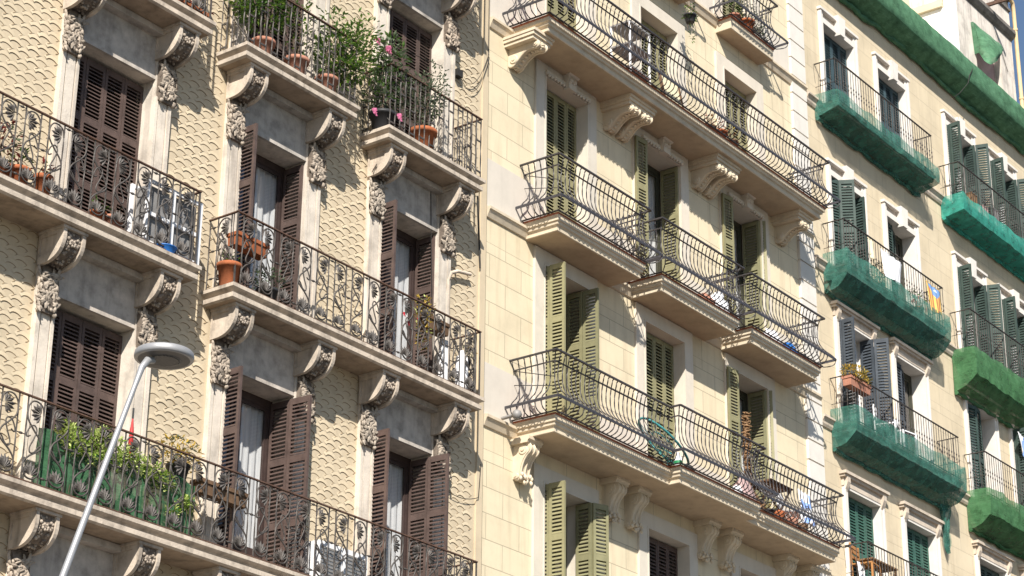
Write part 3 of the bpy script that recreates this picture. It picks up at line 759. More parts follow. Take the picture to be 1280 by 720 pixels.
def opn(i,z): a,b=OUTC[i]; return a+S,b-S,z,TOPC[z]-.33
STC=[(23.2,0,'c','wood_c_blue'),(23.2,1,'c','wood_c_blue'),(23.2,2,'o','wood_c'),(23.2,3,'o','wood_c'),
     (19.5,0,'l','wood_c'),(19.5,1,'h','wood_c'),(19.5,2,'o','wood_c'),(19.5,3,'o','wood_c'),
     (16.1,0,'o','wood_c_slate'),(16.1,1,'h','wood_c_slate'),(16.1,2,'f','wood_c'),(16.1,3,'o','wood_c'),
     (12.7,0,'c','wood_c_green'),(12.7,1,'c','wood_c_green'),(12.7,2,'c','wood_c'),(12.7,3,'c','wood_c')]
for z,i,s,m in STC:
    a,b,z0,t=opn(i,z)
    win=window(bC,a,b,z0,t,'frame_b' if s!='o' else 'white_paint',.28,'half' if s in 'of' else None)
    if s=='c': closed_shutters(win,a,b,z0,t,4,m,.16,1,.062)
    elif s=='h':
        shut(win,a+.004,.10,z0+.03,0,(b-a)*.36,t-z0-.06,m,1,.062); shut(win,a+(b-a)*.36+.02,.14,z0+.03,16,(b-a)*.3,t-z0-.06,m,1,.062)
    elif s=='l':
        folded(win,'L',a+.01,.06,z0,t,.32,-20,-60,m,1,.062); folded(win,'R',b-.03,.2,z0,t,.32,-95,None,m,1,.062)
    elif s=='f':
        shut(win,a+.004,.02,z0+.03,-14,.36,t-z0-.06,m,1,.062); shut(win,a+.36,-.06,z0+.03,10,.34,t-z0-.06,m,1,.062)
    else:
        folded(win,'L',a+.03,.16,z0,t,.27,-91,-94,m,1,.062); folded(win,'R',b-.03,.18,z0,t,.30,-93,-72,m,1,.062)
for z in FC[4:]:
    for i in range(4): a,b,z0,t=opn(i,z); window(bC,a,b,z0,t,'frame_b',.28,None)
for zt in (23.34,19.62,16.22,12.8):
    s=MB(); s.prism([(0,zt),(-.12,zt-.03),(-.12,zt-.07),(-.095,zt-.08),(-.06,zt-.15),(-.055,zt-.19),(-.03,zt-.24),(0,zt-.24)],'x',36.02,C1)
    part('string_course',s,['stone_c'],bC)
def bars_c(x0,x1,d,z,parent):
    mb=MB(); h=1.0
    def bar(x,y):
        zs=[0,.44,.455,.475,.495,.51,.545,.56,.58,.60,.615,h]; r=.0075
        mb.tube([(x,y,z+q) for q in zs],[r,r,.011,.018,.011,r,r,.011,.018,.011,r,r],5,0,True,0,False)
    n=round((x1-x0)/.115)
    for i in range(n+1): bar(x0+(x1-x0)*i/n,-d)
    for s in (x0,x1):
        for k in (.12,.24,.36): bar(s,-k)
        mb.bar((s,0,z+h),(s,-d,z+h),.032,.014); mb.tube([(s-.02 if s==x0 else s+.02,-.05,z+h),(s-.06 if s==x0 else s+.06,0.0,z+h-.02),(s,0,z+.55)],.006,4)
        mb.tube([(s,0,z+.45),(s,-d,z+.45)],.007,4)
    mb.bar((x0-.016,-d,z+h+.001),(x1+.016,-d,z+h+.001),.034,.016); mb.bar((x0,-d,z+.06),(x1,-d,z+.06),.026,.012)
    return link('railing',mb.mesh('railing',['iron_c'],(x0,0,z)),parent,(x0,0,z))
DC=.48
BC=[(36.52,40.95,23.2),(36.52,40.97,19.48),(36.52,41.2,16.1),(36.78,41.2,12.72),(42.30,47.0,23.1),(42.32,47.0,19.45),(42.5,47.2,16.15),(42.5,47.2,12.75)]
for x0,x1,z in BC:
    mb=MB(); moulded(mb,[(x0-.04,0),(x0-.04,-DC-.04),(x1+.04,-DC-.04),(x1+.04,0)],[(0,0),(0,-.05),(-.03,-.07),(-.05,-.12),(-.05,-.16),(-.1,-.19)],z)
    bars_c(x0,x1,DC,z,part('balcony',mb,['slab_c'],bC))
# cornice
mb=MB(); moulded(mb,[(C0+.02,0),(C0+.02,-.43),(C1,-.43)],[(0,0),(0,-.12),(-.06,-.2),(-.06,-.4),(-.16,-.55),(-.25,-.72)],27.3); part('cornice',mb,['slab_c'],bC)
# roof storey
X0,X1=43.28,47.22
aw=(44.95,46.45,27.35,29.15)
w=MB(); wall_grid(w,X0,X1,27.3,31.6,[aw],0,.2,0,0); shell(w,X0,X1,27.3,31.6,6,0); w.quad((aw[0],.2,aw[2]),(aw[1],.2,aw[2]),(aw[1],.2,aw[3]),(aw[0],.2,aw[3]),1)
part('attic_wall',w,['attic_c','pink_wall'],bC)
w=MB(); w.box(X0-.03,43.93,-.03,0,27.3,31.6); w.box(X0-.03,X0,0,5.9,27.3,28.78); part('attic_pier',w,['attic_white'],bC)
w=MB(); w.box(X0-.12,X0,.02,5.9,28.785,28.88); w.box(X0-.06,X0,.02,5.9,28.882,29.0); w.box(X0-.02,X0,.02,5.9,29.03,31.6,1); part('attic_ledge',w,['attic_cream','attic_c'],bC)
w=MB(); w.prism([(0,29.92),(-.14,29.90),(-.14,29.80),(-.07,29.70),(0,29.64)],'x',44.0,X1); w.prism([(0,31.0),(-.12,30.98),(-.12,30.86),(0,30.8)],'x',44.0,X1); w.prism([(0,30.6),(-.05,30.59),(-.05,30.52),(0,30.5)],'x',44.0,X1); part('roof_ledge',w,['ledge_grey'],bC)
p=MB(); p.tube([(47.30,-.10,z) for z in (26.9,28.3,29.5,30.65)]+[(47.24,-.11,30.78),(47.0,-.12,30.82),(46.5,-.13,30.83)],.055,8,0,True)
for z in (28.0,30.0): p.tube([(47.30,-.10,z-.03),(47.30,-.10,z+.03)],.07,8,0,True)
part('drain_pipe',p,['pipe_cream'],bC)
p=MB(); a=at(1232,7,.0); p.bar((a.x,0,a.z),(a.x+.05,-.75,a.z+.02),.06,.09); part('iron_beam',p,['iron_rust'],bC)
p=MB(); p.tube([at(x,y,.03) for x,y in ((1240,27),(1248,50),(1256,78),(1260,90))],.008,4); p.tube([at(1262,5,.05),at(1267,22,.05),at(1266,40,.05)],.008,4); part('cable',p,['cable'],bC)
w=MB(); a=at(1127,10,-.9); b=at(1141,10,-.9); w.box(a.x-.7,b.x,.9,1.5,27.2,a.z+1.6); part('parapet_post',w,['attic_cream'],bC)
# ------------------------------------------------------------------ green debris netting hung round the balconies
def fold(p,amp,seed):
    q=Vector((p[0]*2.3+seed,p[1]*2.3,p[2]*3.1)); r=Vector((p[0]*7.5,p[1]*7.5+seed,p[2]*9.0))
    s=Vector((p[0]*2.2+seed,p[1]*9+p[0]*1.5,p[2]*16)); return amp*(noise.noise(q)*.8+.4*noise.noise(r)+.55*(abs(noise.noise(s))*2-.6))
def net(label,x0,x1,d,zt,zb,zw,mat,seed,amp=.03,drop=.0,group='green nets wrapped round balconies'):
    mb=MB(); o=.085
    prof=[(d+o,zt),(d+o+.02,zt-(zt-zb)*.35),(d+o+.02,zt-(zt-zb)*.7),(d+o,zb)]
    m=7
    for i in range(1,m+1):
        t=i/m; prof.append(((d+o)*(1-t)+.015*t,zb*(1-t)+zw*t-drop*math.sin(PI*t)))
    xa,xb=x0-o,x1+o; n=int((xb-xa)/.04); V=[]; k=len(prof)
    for i in range(n+1):
        x=xa+(xb-xa)*i/n
        for j,(dd,z) in enumerate(prof):
            p=(x,-dd,z); f=fold(p,amp,seed); pull=.02*math.sin(x*5.3+seed)*(j==0)
            if j<4: V.append((x,-dd-f*.8,z+f*.35+pull))
            else: V.append((x,-dd,min(z+f*.7,zb+.12)))
    F=[(i*k+j,(i+1)*k+j,(i+1)*k+j+1,i*k+j+1) for i in range(n) for j in range(k-1)]
    mb.add(V,F[:],0,True) if False else (mb.add(V,[q for q in F if q[0]%k<3],0,True),mb.add(V,[q for q in F if q[0]%k>=3],0,True))
    for xs,idx in ((xa,0),(xb,n)):
        sg=-1 if idx==0 else 1
        low=[V[idx*k+j] for j in range(3,k)]
        nn=len(low); rows=6; W=[]
        for j,lp in enumerate(low):
            for r in range(rows+1):
                t=r/rows; z=zt*(1-t)+lp[2]*t; y=lp[1]
                if j==0: b=V[idx*k+min(3,round(t*3))]; W.append(b); continue
                f=fold((xs,y*2.5,z),amp,seed+3); W.append((xs+sg*(f*.7 if 0<r<rows else 0),y,z))
        mb.add(W,[(j*(rows+1)+r,(j+1)*(rows+1)+r,(j+1)*(rows+1)+r+1,j*(rows+1)+r+1) for j in range(nn-1) for r in range(rows)],0,True)
    # gathered edge tied along the wall
    E=[]; e=int((xb-xa)/.12)
    for i in range(e+1):
        x=xa+(xb-xa)*i/e; E.append((x,-.06-.03*noise.noise(Vector((x*3,seed,0))),zw-.03+.06*noise.noise(Vector((x*2.1,seed,5)))))
    mb.tube(E,[.045+.03*noise.noise(Vector((x[0]*4,seed,9))) for x in E],6,0,True)
    return meshthing('debris_net',label,'netting',mb,[mat],((x0+x1)/2,-d/2,zb),group)
net('teal green net round the topmost left balcony of the beige building',36.5,40.95,.48,23.42,23.02,22.88,'net_teal',1.0)
net('teal green net with worn patches, under the balcony with the flag and white sheet',36.52,40.97,.48,19.78,19.24,18.95,'net_teal',4.0,.035,.12)
net('deep teal net round the balcony with the yellow flower trough and white chairs',36.52,41.2,.48,16.42,15.88,15.6,'net_teal',8.0,.035,.08)
net('bright jade net round the topmost balcony at the right edge',42.30,47.1,.48,23.28,22.84,22.75,'net_jade',11.0)
net('grass green net draped in folds at the right edge above the yellowish one',42.3,47.1,.48,19.52,18.85,18.55,'net_green',15.0,.05,.06)
net('light green net with pale yellowish side lowest at the right edge',42.5,47.3,.48,16.30,15.70,15.45,'net_green',19.0,.04,.06)
# loose torn rag of net below the third one
mb=MB(); V=[]
for i in range(9):
    for j in range(13):
        t=j/12; s=i/8-.5; wd=.62*(1-t)**.8+.02; x=41.05+s*wd*.8+.10*t; V.append((x,-.10-.10*(1-t)*abs(s)-.06*math.sin(i*1.9+j*.5),15.62-1.0*t+.10*s))
mb.add(V,[(i*13+j,(i+1)*13+j,(i+1)*13+j+1,i*13+j+1) for i in range(8) for j in range(12)],0,True)
meshthing('net_scrap','dangling torn scrap of dark green net under the right end of the third balcony net','netting',mb,['net_teal'],(41.05,-.1,14.62))
# net over the cornice
mb=MB(); V=[]; prof=[(.02,27.36),(.30,27.33),(.455,27.29),(.475,27.26),(.478,27.05),(.478,26.85),(.47,26.67),(.455,26.655),(.34,26.60),(.22,26.55),(.10,26.49),(.02,26.44)]
n=190; k=len(prof)
for i in range(n+1):
    x=36.0+12.1*i/n
    for j,(dd,z) in enumerate(prof):
        f=fold((x,dd*2,z),.016,31); g=.012*noise.noise(Vector((x*1.1,j*1.7,3))); V.append((x,-dd-(f+g)*.7*(0<j<11),z+(f*.5+g)*(j>1 and j<11)-(.05*math.sin(x*2.1)**2 if 7<j<11 else 0)))
mb.add(V,[(i*k+j,(i+1)*k+j,(i+1)*k+j+1,i*k+j+1) for i in range(n) for j in range(k-1)],0,True)
E=[(36+12*i/90,-.07-.04*noise.noise(Vector((i*.33,0,2))),26.42+.07*noise.noise(Vector((i*.21,4,0)))-.05*math.sin(i*.13)) for i in range(91)]
mb.tube(E,[.045+.05*abs(noise.noise(Vector((i*.4,7,0)))) for i in range(91)],6,0,True)
c=at(1199,105,.5)
mb.tube([at(1216,86,.50),at(1212,94,.515),at(1210,104,.50)],[.008,.014,.010],5,1,True); mb.tube([at(1210,104,.51),at(1200,116,.45),at(1192,122,.3)],.008,4,1)
meshthing('cornice_net','long green net covering the roof cornice of the beige building','netting',mb,['net_cornice','cable'],(42,-.4,26.4))
# little awning over the roof window
mb=MB(); n=18; V=[]; ta,tb=at(1216,27,.06),at(1252,57,.10); b0,b1,b2=at(1224,66,.12),at(1238,80,.42),at(1251,69,.34)
for i in range(n+1):
    u=i/n; top=ta*(1-u)+tb*u; bot=b0*(1-u)**2+(b1*2-(b0+b2)*.5)*2*u*(1-u)+b2*u*u
    for j in range(13):
        t=j/12; q=top*(1-t)+bot*t; k=math.sin(PI*t)
        V.append((q.x+.012*math.sin(i*2.3+j),q.y-.16*k*(.3+.7*math.sin(PI*u))-.035*noise.noise(Vector((u*6,t*5,3))),q.z+.03*noise.noise(Vector((u*5,t*7,8)))))
mb.add(V,[(i*13+j,(i+1)*13+j,(i+1)*13+j+1,i*13+j+1) for i in range(n) for j in range(12)],0,True)
for u0 in (0,n):
    W=[V[u0*13+j] for j in range(13)]; mb.add(W+[(W[0][0],.0,W[0][2]),(W[12][0],.0,W[12][2])],[tuple(range(13))+(14,13)],0)
meshthing('awning','small bulging green awning over the window of the roof storey','awning',mb,['net_cornice'],(45.7,-.3,28.4))
# green cover hung on the roof post
mb=MB(); a=at(1142,8,-.85); mb.box(a.x-.02,a.x+.55,.84,1.5,27.2,a.z+1.5); meshthing('roof_cover','narrow green cover hanging on the cream roof post beyond the cornice','cover',mb,['net_cornice'],(a.x,.85,27.2))
# ------------------------------------------------------------------ plants and balcony things
def leaves(mb,c,r,n,size,mat,rn,shape='ball',asp=.42,mat2=None):
    for _ in range(n):
        while True:
            p=Vector((rn.uniform(-1,1),rn.uniform(-1,1),rn.uniform(-1,1)))
            if p.length<1: break
        if noise.noise(Vector((p.x*2.1+c[0],p.y*2.1+c[1],p.z*2.1+c[2])))<-.12: continue
        q=Vector((c[0]+p.x*r[0],c[1]+p.y*r[1],c[2]+p.z*r[2]))
        d=Vector((p.x+rn.uniform(-.9,.9),p.y+rn.uniform(-.9,.9),p.z*.6+rn.uniform(-.6,.6)))
        if d.length<.05: d=Vector((0,0,1))
        d.normalize(); s=d.cross(Vector((rn.uniform(-.5,.5),rn.uniform(-.5,.5),1)))
        if s.length<.05: s=d.orthogonal()
        s.normalize(); L=size*rn.uniform(.65,1.3); up=d.cross(s)
        a=q; b=q+d*L*.5+s*L*asp*.5-up*.1*L; e=q+d*L-up*.12*L; f=q+d*L*.5-s*L*asp*.5-up*.1*L; m=q+d*L*.5+up*.04*L
        mb.add([a,b,e,f,m],[(0,1,4),(1,2,4),(2,3,4),(3,0,4)],mat2 if (mat2 is not None and rn.random()<.3) else mat,False)
def stems(mb,base,tips,r,mat,rn):
    for t in tips:
        m=(Vector(base)+Vector(t))/2+Vector((rn.uniform(-.06,.06),rn.uniform(-.04,.04),0))
        mb.tube([base,m,t],[r,r*.7,r*.35],5,mat,True)
def plant(label,x,d,z,pot,fol,cat='potted plant',seed=1,flowers=None,mats=('leaf_green','leaf_bright','bark'),group=None,name='potted_plant',twig=.05):
    """pot=(kind, r, h, material); fol=[(dx,dy,dz,rx,ry,rz,n,size)] above the pot"""
    rn=random.Random(seed); t=thing(name,label,cat,(x,-d,z),group); h=0
    if pot:
        kind,r,h,pm=pot; mb=MB()
        if kind=='round':
            mb.lathe([(r*.68,0),(r*.72,.01),(r*.95,h*.82),(r*1.06,h*.82),(r*1.08,h),(r*.93,h),(r*.9,h*.88),(.01,h*.88)],(x,-d,z),18)
            ri=r
        else:
            L=r; W=kind
            mb.prism([(-W*.42,0),(W*.42,0),(W*.5,h),(-W*.5,h)],'x',-L,L); mb.v=[(a+x,b-d,c+z) for a,b,c in mb.v]
            mb.box(x-L-.015,x+L+.015,-d-W*.5-.012,-d-W*.5+.02,z+h-.045,z+h+.006); mb.box(x-L-.015,x+L+.015,-d+W*.5-.02,-d+W*.5+.012,z+h-.045,z+h+.006)
            mb.box(x-L-.015,x-L+.02,-d-W*.5+.02,-d+W*.5-.02,z+h-.045,z+h+.005); mb.box(x+L-.02,x+L+.015,-d-W*.5+.02,-d+W*.5-.02,z+h-.045,z+h+.005)
        part('pot',mb,[pm],t)
    mb=MB(); base=(x,-d,z+h*.85)
    for f in fol:
        c=(x+f[0],-d+f[1],z+h+f[2])
        leaves(mb,c,f[3:6],f[6],f[7],0,rn,mat2=1)
        tips=[(c[0]+rn.uniform(-.7,.7)*f[3],c[1]+rn.uniform(-.7,.7)*f[4],c[2]+rn.uniform(-.2,.8)*f[5]) for _ in range(4)]
        if pot: stems(mb,base,tips,.012,2,rn)
        else: stems(mb,(c[0],c[1],z),tips[:2],.006,2,rn)
    part('foliage',mb,list(mats),t)
    if flowers:
        fm,pts,sz=flowers
        for p in pts:
            mb=MB()
            for k in range(9):
                a=2*PI*k/9; e=.5+.5*(k%2); mb.add([p+Vector((0,-.02,0)),p+Vector((math.cos(a)*sz*e,-.3*sz,math.sin(a)*sz*e)),p+Vector((math.cos(a+.6)*sz*1.2*e,-.15*sz-.2*sz*(k%3),math.sin(a+.6)*sz*1.2*e)),p+Vector((math.cos(a+1.1)*sz*e,-.1*sz,math.sin(a+1.1)*sz*e))],[(0,1,2,3)],0)
            part('flower',mb,[fm],t)
    return t
def X(px,py,d): return at(px,py,d).x
def Z(px,py,d): return at(px,py,d).z
# balcony above the first bay (only its foot shows)
plant('red planter trough at the very top behind the cut-off balcony rail',X(240,4,.4),.36,16.56,(.18,.26,.17,'terracotta'),[(0,0,.15,.4,.1,.16,120,.07)],seed=2,mats=('leaf_red','leaf_green','bark'))
# leafy balcony
plant('terracotta pot with bushy green plant, leftmost on the leafy balcony',X(328,70,.36),.36,16.56,('round',.165,.31,'terracotta_pale'),[(-.15,.0,.55,.55,.24,.42,1350,.085),(.2,.05,.85,.45,.2,.4,560,.085),(-.1,0,1.15,.35,.2,.3,260,.08)],seed=3)
plant('terracotta pot with sparse tall plant in the middle of the leafy balcony',X(370,86,.36),.36,16.56,('round',.175,.33,'terracotta_pale'),[(.1,.05,1.0,.3,.2,.5,240,.085),(.0,0,.35,.3,.2,.22,90,.08)],seed=4)
plant('terracotta pot with the big citrus bush spilling past the right end of the leafy balcony',X(408,103,.36),.36,16.56,('round',.165,.31,'terracotta_pale'),[(.2,-.05,.42,.46,.3,.46,1000,.09),(.48,-.12,.6,.40,.26,.5,560,.09),(.66,-.1,1.0,.34,.22,.36,170,.085),(.15,0,.95,.3,.2,.3,150,.085)],seed=5)
# flower balcony
fp=[at(484,63,.5),at(486,62,.55),at(468,140,.6),at(499,147,.62),at(472,52,.5)]
plant('dark pot with oleander and pink blossoms at the left end of the plain-barred balcony',X(478,162,.33),.33,16.56,('round',.2,.3,'dark_plastic'),[(.05,-.05,.9,.34,.24,.42,520,.1),(-.05,0,.3,.35,.22,.25,340,.09),(.1,0,.62,.4,.2,.25,190,.09)],seed=6,mats=('leaf_olive','leaf_green','bark'),flowers=('petal_pink',fp,.062))
plant('round terracotta pot with a grey-green olive bush on the plain-barred balcony',X(528,184,.36),.36,16.56,('round',.21,.38,'terracotta'),[(-.05,0,.55,.45,.25,.42,1050,.065),(.28,.0,.85,.26,.2,.5,420,.06),(-.25,0,.25,.25,.2,.22,160,.06)],seed=7,mats=('leaf_olive','leaf_olive','bark'))
# balcony with the cabinet
plant('reddish plant in a pot at the left edge, behind the ornate rail',X(4,215,.36),.36,12.96,('round',.13,.24,'terracotta'),[(0,0,.3,.18,.15,.3,170,.08)],seed=8,mats=('leaf_red','leaf_olive','bark'))
plant('small orange pot with wispy grass beside the reddish plant',X(22,226,.38),.38,12.96,('round',.14,.28,'terracotta'),[(0,0,.12,.12,.1,.16,50,.1)],seed=9)
plant('orange pot with mottled leaves next to the left pilaster behind the ornate rail',X(52,240,.38),.38,12.96,('round',.12,.33,'terracotta'),[(0,0,.1,.12,.1,.14,70,.07)],seed=10,mats=('leaf_red','leaf_green','bark'))
plant('low terracotta pot under the closed brown shutters',X(121,273,.38),.38,12.96,('round',.11,.2,'terracotta'),[(0,0,.08,.12,.1,.1,50,.06)],seed=11)
plant('pale terracotta pot left of the white metal cabinet',X(140,286,.38),.38,12.96,('round',.13,.22,'terracotta_pale'),[(0,0,.08,.1,.1,.08,30,.05)],seed=12,mats=('leaf_dark','leaf_olive','bark'))
x0,x1=X(170,290,.3),X(238,330,.3)
t=thing('metal_cabinet','white metal framed cabinet with grey panels behind the ornate rail','cabinet',((x0+x1)/2,-.3,12.96))
mb=MB()
for xx in (x0,x0+.45,x1-.05):
    for yy in (-.46,-.16): mb.box(xx,xx+.05,yy,yy+.04,12.96,13.92)
for zz in (13.02,13.42,13.87):
    mb.box(x0+.05,x1-.05,-.455,-.425,zz,zz+.05); mb.box(x0+.051,x1-.051,-.155,-.125,zz,zz+.05)
part('frame',mb,['white_paint'],t)
mb=MB(); mb.box(x0+.06,x0+.44,-.40,-.2,13.08,13.86); mb.box(x0+.51,x1-.06,-.40,-.2,13.08,13.86); part('panel',mb,['grey_metal'],t)
mb=MB(); mb.lathe([(.12,0),(.15,.09),(.165,.10),(.13,.09),(.01,.02)],(X(207,312,.46),-.44,12.965),16); meshthing('basin','small blue plastic basin under the white metal cabinet','basin',mb,['blue_plastic'],(X(207,312,.46),-.44,12.965))
# long balcony, middle
def hung_box(label,px,py,d,L,mat,fol,seed,mats,flowers=None,zz=None,cat='flower box'):
    p=at(px,py,d); return plant(label,p.x,d,zz or p.z,(.19,L,.18,mat),fol,cat,seed,flowers,mats,name='flower_box')
hung_box('empty orange flower box hung high inside the corner of the long ornate balcony',311,290,.40,.30,'terracotta',[(0,0,.01,.3,.06,.02,12,.03)],21,('leaf_dark','leaf_dark','bark'),zz=13.58)
plant('round terracotta pot on the floor in the left corner of the long ornate balcony',X(287,350,.40),.38,12.96,('round',.16,.33,'terracotta'),[(0,0,.08,.13,.12,.12,60,.06)],seed=22)
plant('silvery trailing plant in dark pot beside the open left window of the long balcony',X(333,382,.38),.38,12.96,('round',.15,.22,'dark_plastic'),[(0,0,.15,.25,.2,.18,230,.07)],seed=23,mats=('leaf_olive','leaf_olive','bark'))
p=at(536,408,.42)
hung_box('flower box with yellow-green trailing plant hung near the right end of the long balcony',541,415,.40,.27,'brown_wood',[(-.3,-.05,-.18,.14,.1,.42,230,.06),(-.22,0,.15,.2,.12,.16,110,.06)],24,('leaf_yellow','leaf_varieg','bark'),flowers=('petal_red',[at(505,393,.5),at(510,404,.5),at(523,400,.5)],.035))
mb=MB(); xx=X(557,462,.4); mb.box(xx-.075,xx+.075,-.38,-.33,12.97,13.72); mb.box(xx-.06,xx+.06,-.33,-.31,13.02,13.68); meshthing('board','narrow white board standing near the right end of the long balcony','board',mb,['white_paint'],(xx,-.35,12.97))
mb=MB(); xx=X(578,478,.38); mb.lathe([(.09,0),(.10,.02),(.10,.55),(.085,.62),(.04,.66),(.03,.72),(.01,.72)],(xx,-.36,12.96),14); meshthing('gas_bottle','pale cylindrical tank standing at the right end of the long balcony','tank',mb,['cloth_white'],(xx,-.36,12.96))
p=at(597,432,.3); plant('small dark pot with dry plant hung on the right end rail of the long balcony',24.42,.28,13.45,('round',.09,.16,'dark_plastic'),[(0,0,.08,.14,.14,.12,80,.06)],seed=25,mats=('leaf_olive','leaf_yellow','bark'))
# lowest balcony: green screen with variegated ivy
xa,xb=X(47,560,.45),X(243,640,.45)
mb=MB(); V=[]; n=60
for i in range(n+1):
    for j in range(7):
        x=xa+(xb-xa)*i/n; z=9.40+.72*j/6; V.append((x,-.43+.015*math.sin(i*.9)+.01*math.sin(j*2+i),z+(.03*math.sin(i*.5) if j==6 else 0)))
mb.add(V,[(i*7+j,(i+1)*7+j,(i+1)*7+j+1,i*7+j+1) for i in range(n) for j in range(6)],0,True)
meshthing('privacy_screen','green fabric privacy screen behind the lowest ornate rail','screen',mb,['screen_green'],((xa+xb)/2,-.43,9.4))
fol=[]
for px,py,s,nn in ((92,552,.2,220),(115,560,.26,300),(85,535,.12,70),(145,568,.24,260),(165,575,.2,200),(190,590,.2,200),(205,600,.16,130),(232,628,.12,120),(215,640,.1,60),(128,545,.14,80)):
    p=at(px,py,.46); fol.append((p.x-X(140,600,.44),0,p.z-9.36,s,.10,s*.85,int(nn*2.2),.07))
plant('variegated yellow-green ivy spilling over the green screen on the lowest balcony',X(140,600,.44),.44,9.36,None,fol,'ivy',31,None,('leaf_varieg','leaf_lime','bark'),name='ivy')
p=at(228,566,.40); plant('pot of yellow and purple flowers beside the ivy on the lowest balcony',p.x,.34,10.12,('round',.15,.2,'dark_plastic'),[(0,0,.14,.36,.2,.22,760,.06)],seed=32,mats=('leaf_yellow','leaf_olive','bark'))
hung_box('dark flower box hung below the rail left of the open window on the lowest balcony',276,592,.40,.42,'brown_wood',[(0,0,.02,.3,.06,.03,25,.05)],33,('leaf_dark','leaf_olive','bark'),zz=10.02)
p=at(165,535,.3); mb=MB(); mb.lathe([(.012,0),(.012,1.0),(.034,1.02),(.026,1.2),(.010,1.36)],(p.x,-.3,9.36),10); mb.lathe([(.012,1.36),(.012,1.5)],(p.x,-.3,9.36),8,1); meshthing('parasol','closed red parasol standing behind the ivy on the lowest balcony','parasol',mb,['red_paint','dark_plastic'],(p.x,-.3,9.36))
for k,(px,lab) in enumerate(((404,'white air conditioner behind the lowest ornate rail, left of a pair'),(436,'white air conditioner behind the lowest ornate rail, right of a pair'))):
    x=X(px,715,.3); t=thing('air_conditioner',lab,'air conditioner',(x,-.28,9.4),'air conditioners on the lowest balcony')
    mb=MB(); mb.box(x-.24,x+.24,-.42,-.14,9.42,9.98); mb.box(x-.2,x-.14,-.4,-.2,9.36,9.42); mb.box(x+.14,x+.2,-.4,-.2,9.36,9.42); part('casing',mb,['white_paint'],t)
    mb=MB()
    for i in range(9): mb.box(x-.2,x+.2,-.435,-.42,9.48+i*.05,9.505+i*.05)
    part('grille',mb,['grey_metal'],t)
# ---- things on building B
x0,x1=X(778,60,.5),X(815,90,.5); zf=20.1
t=thing('metal_shelf','grey metal shelf trolley standing on the topmost long cream balcony','shelf',((x0+x1)/2,-.45,zf))
mb=MB()
for xx in (x0,x0+.62):
    for yy in (-.66,-.26): mb.tube([(xx,yy,zf),(xx,yy,zf+1.18)],.022,6)
part('frame',mb,['white_paint'],t)
for zz in (.25,.72,1.15):
    mb=MB(); mb.box(x0-.02,x0+.64,-.68,-.24,zf+zz,zf+zz+.035); part('shelf',mb,['grey_metal'],t)
p=at(838,148,.62); mb=MB(); xx=p.x
for a,b in (((xx,-.55,zf+.02),(xx,-.40,zf+.82)),((xx+.62,-.55,zf+.02),(xx+.62,-.40,zf+.82)),((xx,-.40,zf+.82),(xx+.62,-.40,zf+.82)),((xx,-.55,zf+.1),(xx+.62,-.55,zf+.1))): mb.bar(a,b,.045,.045,0)
mb.add([(xx+.02,-.535,zf+.1),(xx+.6,-.535,zf+.1),(xx+.6,-.405,zf+.8),(xx+.02,-.405,zf+.8)],[(0,1,2,3)],1)
meshthing('framed_panel','brown framed pale panel leaning on the topmost long cream balcony','panel',mb,['brown_wood','cloth_cream'],(xx+.3,-.48,zf))
for k,(px,py,r,h,lab) in enumerate(((886,162,.15,.2,'brown pot with dead stalks, leftmost of the row on the topmost long balcony'),(899,170,.17,.24,'reddish pot with dry twigs in the middle of the row on the topmost long balcony'),(914,182,.15,.22,'brown pot with dry twigs, rightmost of the row on the topmost long balcony'))):
    plant(lab,X(px,py,.6),.58,zf,('round',r,h,'brown_wood' if k!=1 else 'terracotta'),[(0,0,.12,.2,.16,.14,60,.06)],seed=40+k,mats=('leaf_red','leaf_yellow','bark'),group='pots on the topmost long cream balcony')
plant('terracotta pot with dark bush on the little balcony at the top',X(934,36,.25),.24,23.38,('round',.16,.28,'terracotta'),[(0,0,.35,.32,.16,.32,420,.06),(.35,0,.15,.3,.14,.2,240,.05),(.5,-.02,-.1,.2,.12,.14,120,.05)],seed=44,mats=('leaf_dark','leaf_olive','bark'))
plant('small terracotta pot with green plant at the left of the little balcony at the top',X(918,24,.24),.24,23.38,('round',.12,.2,'terracotta_pale'),[(0,0,.2,.2,.12,.2,200,.06)],seed=45,mats=('leaf_green','leaf_dark','bark'))
# hanging basket on the balcony out of frame whose shade falls on the wall
plant('trailing plant in a basket hung under the cut-off balcony at the top','%s'and 30.9,.42,22.45,('round',.12,.15,'dark_plastic'),[(0,0,.05,.2,.12,.2,90,.07),(.02,0,-.3,.08,.06,.3,40,.06)],seed=46)
def bundle(label,name,cat,px,py,d,z,r,mat,seed,h=.25):
    rn=random.Random(seed); mb=MB(); x=X(px,py,d); n=14;V=[]
    for i in range(9):
        a=PI*i/8/2
        for j in range(n):
            b=2*PI*j/n; k=1+.28*noise.noise(Vector((math.cos(b)*1.5,math.sin(b)*1.5+seed,i*.5)))
            V.append((x+r*math.cos(a)*math.cos(b)*k*1.2,-d+r*.8*math.cos(a)*math.sin(b)*k,z+h*math.sin(a)*k))
    mb.add(V,[(i*n+j,i*n+(j+1)%n,(i+1)*n+(j+1)%n,(i+1)*n+j) for i in range(8) for j in range(n)],0,True)
    return meshthing(name,label,cat,mb,[mat],(x,-d,z))
bundle('pinkish brown bundle on the middle short cream balcony','bundle','bundle',880,380,.5,16.66,.24,'terracotta_pale',1,.22)
bundle('white crumpled bag at the right of the middle short cream balcony','bag','bag',897,378,.45,16.66,.24,'cloth_white',2,.45)
bundle('white crumpled bag at the left of the rightmost short cream balcony','bag','bag',962,420,.5,16.66,.24,'cloth_white',3,.30)
bundle('bright blue bag on the rightmost short cream balcony','bag','bag',985,436,.5,16.66,.2,'blue_plastic',4,.26)
